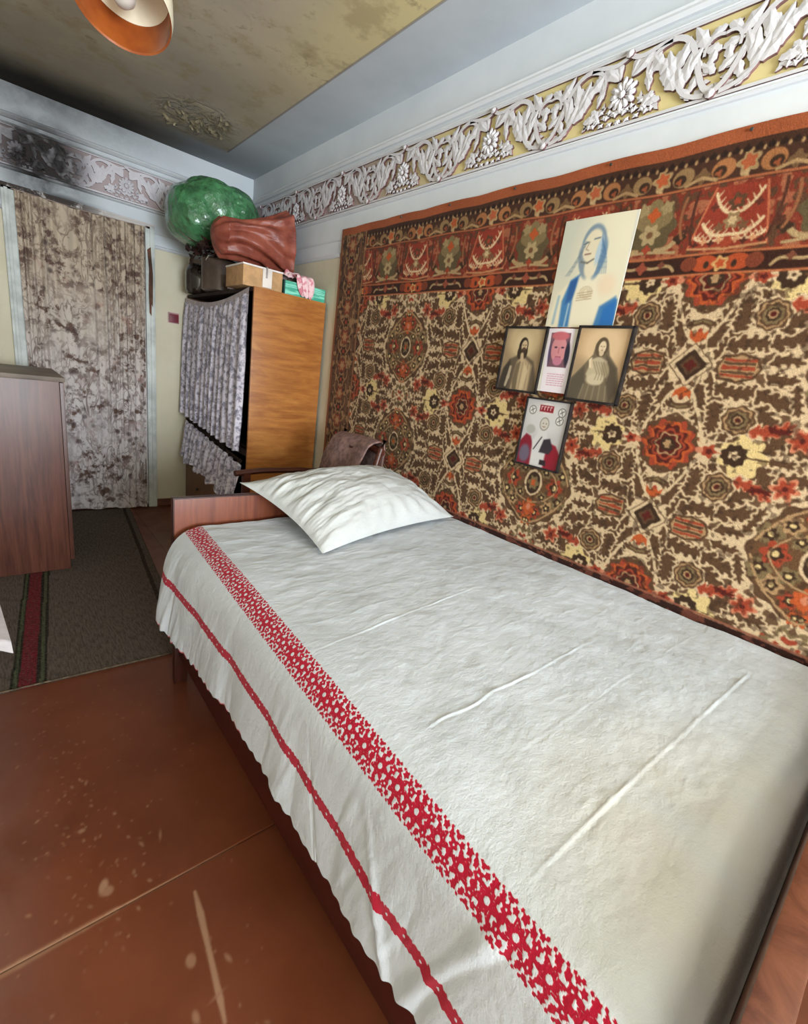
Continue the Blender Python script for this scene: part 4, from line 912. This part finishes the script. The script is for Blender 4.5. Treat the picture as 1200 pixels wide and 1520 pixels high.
# pillow ---------------------------------------------------------------
cA, cB, cC, cD = Vector((.69, 1.715, .785)), Vector((1.575, 1.385, .672)), Vector((.775, 1.215, .668)), Vector((1.50, 1.83, .79))
n = 150; U, V_ = np.meshgrid(np.linspace(0, 1, n), np.linspace(0, 1, n))
def pil(U, V_, sg):
    u = U * 2 - 1; v = V_ * 2 - 1; pin = .045
    uu = U - pin * np.sign(u) * (np.abs(u) ** 2) * (1 - v * v) * 1.0; vv = V_ - pin * 1.3 * np.sign(v) * (np.abs(v) ** 2) * (1 - u * u)
    B = lambda i: (cC[i] * (1 - uu) + cB[i] * uu) * (1 - vv) + (cA[i] * (1 - uu) + cD[i] * uu) * vv
    P = np.stack([B(0), B(1), B(2)], -1)
    th = ((1 - np.abs(u) ** 2.4) * (1 - np.abs(v) ** 2.4)); th = np.clip(th, 0, 1) ** .62
    w = fbm(U * 6 + V_ * 2, V_ * 24 - U * 4, 3, 31) * .028 * sstep(.7, .0, U) + fbm(U * 7, V_ * 7, 3, 33) * .022 + fbm(U * 24, V_ * 20, 3, 35) * .006
    rad = .008 * np.sin(np.arctan2(v, u) * 26) * sstep(.55, .95, np.maximum(abs(u), abs(v))) * (1 - np.maximum(abs(u), abs(v)) ** 8)
    hgt = (.125 * th + (w + rad) * th ** .5) if sg > 0 else -(.028 * th)
    nrm = (cB - cC).cross(cA - cC).normalized()
    for i in range(3): P[..., i] += nrm[i] * hgt
    if sg < 0: P[..., 2] = np.maximum(P[..., 2], np.where(P[..., 1] < 1.66, .668, .752))
    else: P[..., 2] = np.maximum(P[..., 2], np.where(P[..., 1] < 1.66, .669, .754))
    return P
m = Mat('white_pillowcase', (230, 229, 224), .85, .12); m.color(m.mix(m.ramp(m.noise(5, 4), .3, .7), (182, 184, 182), (192, 194, 194))); m.bump(m.math('ADD', m.noise(500, 2), m.math('MULTIPLY', m.noise(26, 4, .6, m.mapv((1, 1, 2), rot=(0, 0, .5))), 3)), .4, .003); MP = m.m
bm_t, bm_b = pil(U, V_, 1), pil(U, V_, -1)
pw = thing('pillow', 'plump square white pillow leaning on the headboard', 'pillow', (1.13, 1.5, .66))
grid('pillowcase_top', bm_t, MP, pw); grid('pillowcase_underside', bm_b[:, ::-1], MP, pw)

# ================================================================== ARMCHAIR behind the headboard
W_CH = wood('chair_wood', (52, 24, 18), (92, 46, 32), 'x', .35)
ch = thing('armchair', 'dark wooden armchair between the bed and the wardrobe', 'chair', (1.15, 2.03, 0))
for y_ in (1.84, 2.20):
    tube('armrest', [(.86, y_, .70), (1.0, y_, .712), (1.2, y_, .712), (1.36, y_, .70)], .018, W_CH, ch, 10, .8)
    box('leg', (.90, y_ - .017, 0), (.935, y_ + .017, .70), W_CH, ch, .005)
    tube('back_post', [(1.40, y_, 0), (1.37, y_, .42), (1.41, y_, .70), (1.46, y_, .90), (1.48, y_, .94)], [.018, .018, .017, .015, .012], W_CH, ch)
box('seat', (.88, 1.85, .40), (1.38, 2.19, .44), W_CH, ch, .01); box('seat_rail', (.90, 1.86, .34), (.92, 2.18, .40), W_CH, ch, .003)
tube('top_rail', [(1.46, 1.83, .88), (1.475, 2.02, .90), (1.46, 2.21, .88)], .020, W_CH, ch, 10)
for y_ in (1.95, 2.02, 2.09): box('slat', (1.40, y_ - .015, .44), (1.415, y_ + .015, .88), W_CH, ch, .003)
m = simple('mauve_blanket', (132, 104, 98), .95, .12, 40)
n = 60; A_, B_ = np.meshgrid(np.linspace(0, 1, n), np.linspace(0, 1, 80))
# cloth folded over the back rail: front face, over the top, down behind
prof = np.array([(1.335, .60), (1.345, .70), (1.372, .80), (1.418, .895), (1.447, .917), (1.475, .925), (1.497, .915), (1.505, .88), (1.50, .75), (1.495, .66)])
sp = np.linspace(0, 1, len(prof)); X = np.interp(B_, sp, prof[:, 0]) - .008 * np.sin(A_ * 9 + 1) * (1 - B_) + .004 * fbm(A_ * 9, B_ * 9, 2); Z = np.interp(B_, sp, prof[:, 1]) - .02 * A_ * 0 + .004 * np.sin(A_ * 5)
Yq = 1.875 + .345 * A_ + .01 * np.sin(B_ * 7)
o = grid('folded_blanket', np.stack([X, Yq, Z], -1), m); props(o, 'greyish mauve blanket folded over the armchair back', 'blanket')
sm = o.modifiers.new('s', 'SOLIDIFY'); sm.thickness = .008; sm.offset = 1

# ================================================================== WARDROBE
m = Mat('honey_oak', (176, 110, 50), .32, .45)
v = m.mapv((1.2, 1, 10), rot=(0, .05, 0)); n1 = m.noise(1.3, 6, .6, v, 2.4); n2 = m.noise(7, 5, .65, v, .6); n3 = m.noise(40, 3, .6, v); n4 = m.noise(1.0, 4, .5, m.mapv((2.0, 1, 5)), 1.5)
f = m.math('ADD', m.math('MULTIPLY', m.ramp(n1, .35, .65), .5), m.math('MULTIPLY', m.ramp(n2, .3, .7), .35)); c = m.mix(f, (140, 82, 38), (184, 122, 60)); c = m.mix(m.math('MULTIPLY', m.ramp(n4, .55, .75), .5), c, (206, 146, 78))
c = m.mix(m.ramp(n3, .5, .8, 0, .3), c, (112, 64, 30)); m.color(c); W_OAK = m.m
W_DARK = simple('dark_interior', (44, 28, 22), .8); W_OAKD = wood('oak_frame', (84, 50, 30), (128, 80, 46), 'z', .4)
wx0, wx1, wy0, wy1, wh = 1.150, 1.612, 2.775, 3.99, 1.632
wr_ = thing('wardrobe', 'oak wardrobe in the back right corner with pale floral curtains for doors', 'wardrobe', (1.38, 3.38, 0))
box('side_panel', (wx0, wy0 - .018, .0), (wx1, wy0, wh + .004), W_OAK, wr_, .004)
box('side_panel', (wx0, wy1 - .018, .0), (wx1, wy1, wh), W_OAKD, wr_, .003)
box('top_panel', (wx0, wy0, wh - .02), (wx1, wy1 - .018, wh), W_DARK, wr_, .002)
box('back_panel', (wx1 - .008, wy0, .05), (wx1, wy1 - .018, wh - .02), W_DARK, wr_, .001)
for z_ in (.30, .70, 1.15): box('shelf', (wx0 + .03, wy0, z_), (wx1 - .01, wy1 - .02, z_ + .016), W_DARK, wr_, .001)
box('front_rail', (wx0 + .004, wy0, .66), (wx0 + .022, wy1 - .02, .70), W_DARK, wr_, .001)
dr = box('drawer', (wx0 - .004, wy0 + .004, .05), (wx0 + .014, wy1 - .022, .36), W_OAKD, wr_, .003)
for y_ in (3.1, 3.66): lathe('knob', [(0, .022), (.012, .02), (.014, .012), (.006, .004), (.006, 0)], (wx0 - .004, y_, .22), M_NAIL, dr, 14, Euler((0, -math.pi / 2, 0)))
def curtain_mat(name, base, dark, sc):
    m = Mat(name, base, .9, .1); v = m.voro(sc, None, 'F1'); n = m.noise(sc * 1.3, 4, .7)
    c = m.mix(m.ramp(n, .42, .62), base, dark); c = m.mix(m.math('MULTIPLY', m.ramp(v, .18, .30, 1, 0), .7), c, tuple(int(q * .82) for q in dark)); m.color(c); m.bump(m.noise(300, 2), .2, .001); return m.m
M_SK = curtain_mat('lilac_floral_cotton', (216, 210, 222), (138, 134, 150), 24)
M_BANDC = simple('waistband_cotton', (184, 174, 178), .9, .04, 40)
def sheet_curtain(name, y0, y1, ztop, zbot, x_, folds, amp, mat, parent, nu=220, nv=90, seed=0, flare=0.0):
    A_, B_ = np.meshgrid(np.linspace(0, 1, nu), np.linspace(0, 1, nv))
    zt = ztop(A_); zb = zbot(A_); Z = zt + (zb - zt) * B_
    ph = A_ * folds * 2 * math.pi + 1.6 * np.sin(A_ * 7 + seed) + .5 * np.sin(B_ * 3 + A_ * 9)
    X = x_ - flare * B_ - amp * (.35 + .65 * B_ ** .5) * (np.abs(np.sin(ph / 2)) ** .8) - amp * .5 * fbm(A_ * folds * 1.5, B_ * 2.5, 3, seed)
    Y = y0 + (y1 - y0) * A_ + .012 * np.cos(ph) * B_
    return grid(name, np.stack([X, Y, Z], -1), mat, parent)
cu = sheet_curtain('curtain', 3.985, 2.80, lambda a: 1.585 - .10 * np.sin(a * math.pi) ** 1.0 * .55 + .02 * a, lambda a: .765 - .085 * a + .006 * np.sin(a * 40), wx0 - .006, 12, .034, M_SK, wr_, 340, 110, 2, .018)
sheet_curtain('waistband', 3.985, 2.80, lambda a: 1.612 - .055 * np.sin(a * math.pi) + .02 * a, lambda a: 1.575 - .055 * np.sin(a * math.pi) + .02 * a, wx0 - .010, 3, .004, M_BANDC, cu, 120, 8, 1)
sheet_curtain('ruffle', 3.92, 2.80, lambda a: .712 - .11 * a + .006 * np.sin(a * 60), lambda a: .43 - .085 * a + .02 * np.sin(a * 30), wx0 - .008, 13, .045, M_SK, wr_, 300, 70, 5, .03)
bm = bmesh.new()
for k in range(36): add_tube(bm, [(wx0 - .012, 3.94 - k * .0315, .738 - .0030 * k), (wx0 - .016, 3.925 - k * .0315, .716 - .0030 * k), (wx0 - .012, 3.91 - k * .0315, .735 - .0030 * k)], .0045, 5)
o = from_bm('black_lace_edging', bm, W_DARK, wr_, True); o['kind'] = 'stuff'

# ================================================================== THINGS ON THE WARDROBE
zt = wh + .004
M_CARD = simple('cardboard', (186, 146, 104), .85, .06, 20); M_CARDT = simple('box_flap_white', (226, 218, 214), .7, .03); M_TAPE = simple('packing_tape', (216, 206, 198), .3, .05)
t = thing('cardboard_box', 'tan cardboard box with white tape on the wardrobe, left of the teal box', 'box', (1.28, 3.1, zt))
box('box_body', (1.10, 2.80, zt), (1.335, 3.06, zt + .105), M_CARD, t, .003); box('box_lid', (1.097, 2.797, zt + .105), (1.338, 3.063, zt + .114), M_CARDT, t, .002)
box('tape', (1.212, 2.794, zt + .01), (1.268, 2.799, zt + .108), M_TAPE, t, .001); box('tape', (1.230, 2.790, zt + .06), (1.240, 2.795, zt + .118), simple('tape_shadow', (150, 140, 136), .4), t, .001)  # the narrow grey strip is the tape's shadow, put in as darker colour
M_TEAL = Mat('teal_packet', (92, 186, 160), .4, .4); x, y, z = M_TEAL.sep(); M_TEAL.color(M_TEAL.mix(M_TEAL.ramp(M_TEAL.noise(1, 3, .6, M_TEAL.mapv((8, 8, 70))), .42, .6), (64, 158, 130), (130, 210, 186))); M_TEAL = M_TEAL.m
t = thing('flat_box', 'flat teal green box at the right end of the wardrobe top', 'box', (1.51, 2.9, zt))
box('box_body', (1.348, 2.79, zt), (1.618, 3.06, zt + .052), M_TEAL, t, .004); box('box_lid', (1.346, 2.788, zt + .052), (1.62, 3.062, zt + .078), M_TEAL, t, .005)
box('end_flap', (1.342, 2.787, zt), (1.349, 3.0, zt + .078), simple('teal_dark', (30, 70, 66), .5), t, .001)
m = Mat('pink_print_cotton', (226, 186, 190), .85, .1); m.color(m.mix(m.ramp(m.noise(40, 3), .48, .6), (230, 196, 198), (206, 128, 140))); MPK = m.m
n = 60; A_, B_ = np.meshgrid(np.linspace(0, 1, n), np.linspace(0, 1, n))
t = thing('scarf', 'crumpled pink patterned scarf lying over the boxes on the wardrobe', 'scarf', (1.47, 2.9, zt))
X = 1.35 + .20 * A_; Y = 2.83 + .17 * B_; Z = zt + .105 + .05 * np.sin(A_ * 3.0) * np.sin(B_ * 3.1) + .05 * np.abs(fbm(A_ * 5, B_ * 5, 3, 6)) * 1.6 - .02 * A_
grid('bunched_cloth', np.stack([X, Y, Z], -1), MPK, t)
S_ = B_; Xq = 1.455 + .055 * (A_ - .5) * (1 + 1.1 * np.sin(S_ * 3.14)) + .035 * S_; Yq = 2.85 - .072 * sstep(0, .32, S_) - .003; Zq = zt + .125 - .02 * S_ - .100 * sstep(.2, 1, S_) + .006 * np.sin(A_ * 14)
Yq = Yq - .012 * np.abs(np.sin(A_ * 9)) * sstep(.2, .5, S_); grid('hanging_end', np.stack([Xq, Yq, Zq], -1), MPK, t)

# brown cooking pot, dark glass jar
t = thing('cooking_pot', 'brown metal cooking pot with a bright handle on the wardrobe', 'pot', (1.215, 3.48, zt))
M_POT = simple('brown_enamel', (92, 76, 66), .35, .12, 12, .5, .3); pc = (1.215, 3.48, zt)
lathe('pot_body', [(0, 0), (.105, 0), (.118, .01), (.120, .185), (.126, .192), (.119, .192), (.112, .18), (.110, .02), (0, .02)], pc, M_POT, t, 48)
lathe('lid', [(.122, .192), (.122, .198), (.08, .214), (.02, .220), (0, .220)], pc, simple('pot_lid', (52, 40, 36), .3, .1, 9, .5, .4), t, 48)
M_CHR = simple('bright_metal', (210, 205, 198), .2, .04, 9, .5, .9)
tube('handle', [(pc[0] - .10, pc[1] - .075, zt + .165), (pc[0] - .125, pc[1] - .10, zt + .17), (pc[0] - .12, pc[1] - .12, zt + .195), (pc[0] - .09, pc[1] - .115, zt + .20)], .007, M_CHR, t)
t = thing('box_shade_cylinder', 'small grey tin standing in for the shaded side of the cardboard box', 'cylinder', (1.165, 3.13, zt))  # stands for the cardboard box's left side, its grey is that side's shade
lathe('cylinder_body', [(0, 0), (.026, 0), (.028, .004), (.028, .092), (.025, .096), (0, .096)], (1.165, 3.13, zt), simple('box_side_shade', (138, 126, 120), .4, .08), t, 28)
t = thing('glass_jar', 'dark glossy jar at the far left of the wardrobe top', 'jar', (1.185, 3.80, zt))
M_GL = simple('dark_glass', (38, 28, 24), .08, .1, 14, .8)
lathe('jar_body', [(0, 0), (.088, 0), (.098, .015), (.10, .14), (.085, .175), (.07, .185), (.07, .20), (0, .20)], (1.185, 3.80, zt), M_GL, t, 40); lathe('jar_lid', [(.076, .19), (.076, .215), (0, .22)], (1.185, 3.80, zt), M_POT, t, 32)
# dried bouquet
t = thing('dried_bouquet', 'dark dried flowers lying over the pot under the green bag', 'dried flowers', (1.2, 3.5, zt + .2))
M_DRY = simple('dried_leaves', (58, 38, 32), .9, .35, 30)
rr = random.Random(5)
for k in range(34):
    c0 = Vector((1.12 + rr.uniform(-.07, .06), 3.56 + rr.uniform(-.24, .20), zt + .226 + rr.uniform(0, .02))); d = Vector((rr.uniform(-1, .6), rr.uniform(-1, 1), rr.uniform(-.4, .8))).normalized(); L_ = rr.uniform(.04, .09)
    bm = bmesh.new(); s_ = d.cross(Vector((0, 0, 1))).normalized(); P0 = c0; vs = [bm.verts.new(P0)]; up = s_.cross(d)
    rows_ = []
    for q in (.33, .66): rows_.append((bm.verts.new(c0 + d * L_ * q + s_ * .013 + up * .006), bm.verts.new(c0 + d * L_ * q - up * .004 * q * 4), bm.verts.new(c0 + d * L_ * q - s_ * .013 + up * .006)))
    tip = bm.verts.new(c0 + d * L_ - up * .02); b0 = vs[0]
    bm.faces.new((b0, rows_[0][0], rows_[0][1])); bm.faces.new((b0, rows_[0][1], rows_[0][2])); bm.faces.new((rows_[0][0], rows_[1][0], rows_[1][1], rows_[0][1])); bm.faces.new((rows_[0][1], rows_[1][1], rows_[1][2], rows_[0][2])); bm.faces.new((rows_[1][0], tip, rows_[1][1])); bm.faces.new((rows_[1][1], tip, rows_[1][2]))
    from_bm('leaf', bm, M_DRY, t)
for k in range(10):
    c0 = Vector((1.18 + rr.uniform(-.10, .08), 3.58 + rr.uniform(-.22, .18), zt + .215)); tube('stem', [c0, c0 + Vector((rr.uniform(-.08, .08), rr.uniform(-.08, .08), .03)), c0 + Vector((rr.uniform(-.12, .1), rr.uniform(-.12, .12), rr.uniform(.03, .07)))], .003, M_DRY, t, 5)
for k in range(7):
    c0 = Vector((1.13 + rr.uniform(-.08, .08), 3.58 + rr.uniform(-.24, .14), zt + .255)); bm = bmesh.new(); bmesh.ops.create_icosphere(bm, subdivisions=1, radius=.017)
    for v_ in bm.verts: v_.co = v_.co * rr.uniform(.7, 1.4) + c0
    from_bm('flower_head', bm, M_DRY, t)
# brown sack -------------------------------------------------------------
m = Mat('brown_plastic_sack', (134, 66, 50), .38, .45); m.color(m.mix(m.ramp(m.noise(9, 4), .3, .7), (112, 50, 38), (152, 82, 64))); m.bump(m.noise(26, 4, .6, m.mapv((.6, 1, 3))), .5, .006)
n, k_ = 130, 120; A_, B_ = np.meshgrid(np.linspace(0, 2 * math.pi, n, endpoint=False), np.linspace(0, 1, k_))
ax = 1.035 + .475 * B_ + .03 * B_ * np.sin(A_) * -1; ay = 3.14 + .0 * B_; az = 1.932 + .074 * B_ ** 2 + .01 * B_
rz = (.088 - .016 * np.sin(B_ * 3.14) + .060 * B_ ** 2.0) * np.clip(B_ * 9, 0, 1) ** .5 * np.clip((1 - B_) * 60, 0, 1) ** .5; ry = (.12 + .02 * B_) * np.clip(B_ * 7, 0, 1) ** .5 * np.clip((1 - B_) * 60, 0, 1) ** .5
cr = 1 + .10 * np.sin(A_ * 9 + 3 * np.sin(B_ * 5)) * (.5 + .5 * np.sin(B_ * 3)) + .22 * fbm(B_ * 3, 3 + 3 * np.cos(A_), 3, 4) + .08 * fbm(B_ * 9, 9 + 6 * np.cos(A_), 3, 9)
P = np.stack([ax + 0 * A_, ay + ry * np.cos(A_) * cr, np.maximum(az + rz * np.sign(np.sin(A_)) * np.abs(np.sin(A_)) ** (1 - .45 * B_) * cr * np.where(np.sin(A_) < 0, 1.55, 1.0), zt + .1145)], -1)
o = grid('brown_sack', P, m.m, None, None, True, True); props(o, 'reddish brown plastic sack gathered at one end, resting on the cardboard box', 'sack')
# green bag --------------------------------------------------------------
m = Mat('green_film', (48, 122, 74), .22, .5); nn = m.noise(10, 5, .65); m.color(m.mix(m.ramp(nn, .3, .7), (52, 96, 62), (84, 150, 98)))
m.bump(m.math('ADD', m.voro(19, m.mapv((1, 1, .7)), 'F1'), m.math('MULTIPLY', m.noise(30, 4, .6, None, .8), .9)), .8, .016); m.b.inputs['Transmission Weight'].default_value = .12; m.b.inputs['Coat Weight'].default_value = .4
n, k_ = 170, 120; A_, B_ = np.meshgrid(np.linspace(0, 2 * math.pi, n, endpoint=False), np.linspace(0.001, math.pi - .001, k_))
dx, dy, dz = np.sin(B_) * np.cos(A_), np.sin(B_) * np.sin(A_), np.cos(B_)
sq = lambda v_: np.sign(v_) * np.abs(v_) ** .82
R_ = 1 + .16 * fbm(2 + 1.8 * dx + dz, 5 + 1.8 * dy - dz, 3, 2) + .05 * fbm(9 + 6 * dx + 2 * dz, 5 + 6 * dy, 3, 5)
cren = .07 * np.exp(-((dx - .25 + .2 * dz) / .12) ** 2) * (1 + .5 * np.sin(dz * 30)); R_ = R_ - cren + .02 * np.sin(18 * dz + 9 * dy) * sstep(.2, .6, dx)
P = np.stack([1.185 + .285 * sq(dx) * R_, 3.56 + .26 * sq(dy) * R_, 2.105 + .205 * sq(dz) * R_ - .04 * (dx < 0) * np.abs(dx)], -1); P[..., 2] = np.maximum(P[..., 2], zt + .225)
P[..., 0] = np.minimum(P[..., 0], XR - .03)
o = grid('green_bag', P, m.m, None, None, True, True); props(o, 'bulging green plastic bag on top of the wardrobe pile', 'bag')

# ================================================================== SWITCH, DOOR CURTAIN, LAMP
t = thing('wall_switch', 'small maroon box on the wall left of the wardrobe', 'switch', (1.06, YB, 1.42))
box('base_plate', (1.022, YB - .006, 1.418), (1.098, YB - .0005, 1.492), simple('switch_plate', (176, 132, 136), .5), t, .002); box('cover', (1.030, YB - .024, 1.424), (1.090, YB - .006, 1.482), simple('switch_cover', (118, 26, 44), .4), t, .004)
m = Mat('branch_print_curtain', (176, 164, 156), .92, .1); x, y, z = m.sep()
base = m.mix(m.ramp(z, .6, 1.9), (202, 194, 192), (180, 164, 144))
def lines(sc, vscale, wd, seed, dist):
    n = m.noise(sc, 3, .6, m.mapv(vscale, loc=(seed, 0, seed)), dist); return m.ramp(m.math('ABSOLUTE', m.math('SUBTRACT', n, .5)), 0, wd, 1, 0)
br = m.math('MAXIMUM', m.math('MULTIPLY', lines(5.5, (1.3, 1, .5), .030, 3.1, 1.0), .8), m.math('MULTIPLY', lines(10, (1.2, 1, .7), .05, 7.7, .6), .6))
bl = m.ramp(m.noise(15, 4, .65), .49, .62); bl2 = m.math('MULTIPLY', m.ramp(m.voro(14), .34, .12), m.ramp(m.noise(6, 3), .40, .56))
msk = m.ramp(m.noise(4.5, 3, .5), .32, .55, .35, 1)
c = m.mix(m.math('MULTIPLY', m.math('MAXIMUM', br, bl), msk), base, (98, 78, 70)); c = m.mix(m.math('MULTIPLY', bl2, .75), c, (78, 62, 60))
c = m.mix(m.math('MULTIPLY', m.math('MULTIPLY', m.ramp(m.noise(14, 3), .5, .62), m.ramp(m.noise(3.2, 2), .56, .68)), .4), c, (146, 96, 86)); m.color(c); m.bump(m.noise(260, 2), .15, .001)
n1_, n2_ = 420, 180; A_, B_ = np.meshgrid(np.linspace(0, 1, n1_), np.linspace(0, 1, n2_)); xl = .178 + .006 * B_; xr = .866 - .012 * B_
X = xl + (xr - xl) * A_; ph = A_ * 2 * math.pi * 9 + 3.2 * np.sin(A_ * 8) + .8 * np.sin(B_ * 2.5 + A_ * 5)
Y = YB - .045 - (.012 * np.sin(ph) + .004 * np.sin(ph * 2.3 + 1)) * (1 - .5 * B_) - .018 * fbm(A_ * 14, B_ * 2, 3, 7); Z = (2.006 - .012 * np.sin(A_ * 3.14)) * (1 - B_) + B_ * (.006 + .005 * np.sin(A_ * 22) + .02 * (1 - A_))
t = thing('door_curtain', 'beige curtain with brown branch print hanging in the doorway', 'curtain', (.52, YB - .05, 0))
grid('curtain_panel', np.stack([X, Y, Z], -1), m.m, t); tube('curtain_string', [(.165, YB - .036, 2.008), (.52, YB - .036, 1.998), (.885, YB - .036, 2.006)], .003, simple('string', (150, 130, 120), .8), t, 6)
grid('narrow_panel', np.stack([.866 - .030 * (1 - A_[:, :60] * 7) * 1.0 + .0 * B_[:, :60], YB - .038 - .004 * np.sin(A_[:, :60] * 60), .03 + 1.97 * (1 - B_[:, :60])], -1), simple('pale_curtain_lining', (196, 192, 190), .9, .08, 30), t)

# ceiling lamp
Lc = Vector((.3644, 1.9014, 2.1679)); nrm = Vector((math.sin(-.23225), math.sin(-.41653), -1)).normalized()
q = nrm.to_track_quat('-Z', 'Y').to_euler()   # local -z points along the opening
lamp = thing('pendant_lamp', 'ceiling lamp with an amber inside and cream outer shade', 'lamp', (Lc.x, Lc.y, ZC))
M_AMB = Mat('amber_enamel', (176, 86, 30), .25, .5); M_AMB.color(M_AMB.mix(M_AMB.ramp(M_AMB.noise(9, 3), .3, .7), (132, 62, 24), (164, 88, 36))); M_AMB = M_AMB.m
M_CREAM = simple('cream_shade', (232, 222, 196), .35, .03); M_BULB = Mat('bulb_glass', (225, 215, 205), .12, .6); M_BULB.b.inputs['Transmission Weight'].default_value = .35; M_BULB = M_BULB.m
sh = lathe('outer_shade', [(.131, 0), (.133, .02), (.126, .075), (.10, .125), (.055, .155), (.03, .165)], Lc, M_CREAM, lamp, 64, q)
lathe('amber_lining', [(.131, 0), (.127, .004), (.127, .02), (.122, .06), (.114, .088)], Lc, M_AMB, sh, 64, q)
lathe('reflector', [(.114, .086), (.085, .105), (.05, .118), (.02, .122)], Lc, M_CREAM, sh, 64, q)
Rm = q.to_matrix()
lathe('bulb', [(0, .004), (.020, .010), (.032, .028), (.032, .048), (.024, .074), (.016, .09), (.016, .118)], Lc, M_BULB, lamp, 28, q)
topp = Lc + Rm @ Vector((0, 0, .165)); lathe('socket', [(.028, .15), (.032, .16), (.03, .20), (.012, .215), (0, .215)], Lc, M_CREAM, lamp, 24, q)
tube('cord', [Lc + Rm @ Vector((0, 0, .21)), Vector((Lc.x + .05, Lc.y + .07, 2.42)), Vector((Lc.x + .055, Lc.y + .08, ZC - .02))], .005, M_CREAM, lamp, 8)
lathe('ceiling_rose', [(0, -.03), (.03, -.025), (.045, -.004), (.045, 0)], (Lc.x + .055, Lc.y + .08, ZC), M_CREAM, lamp, 24)
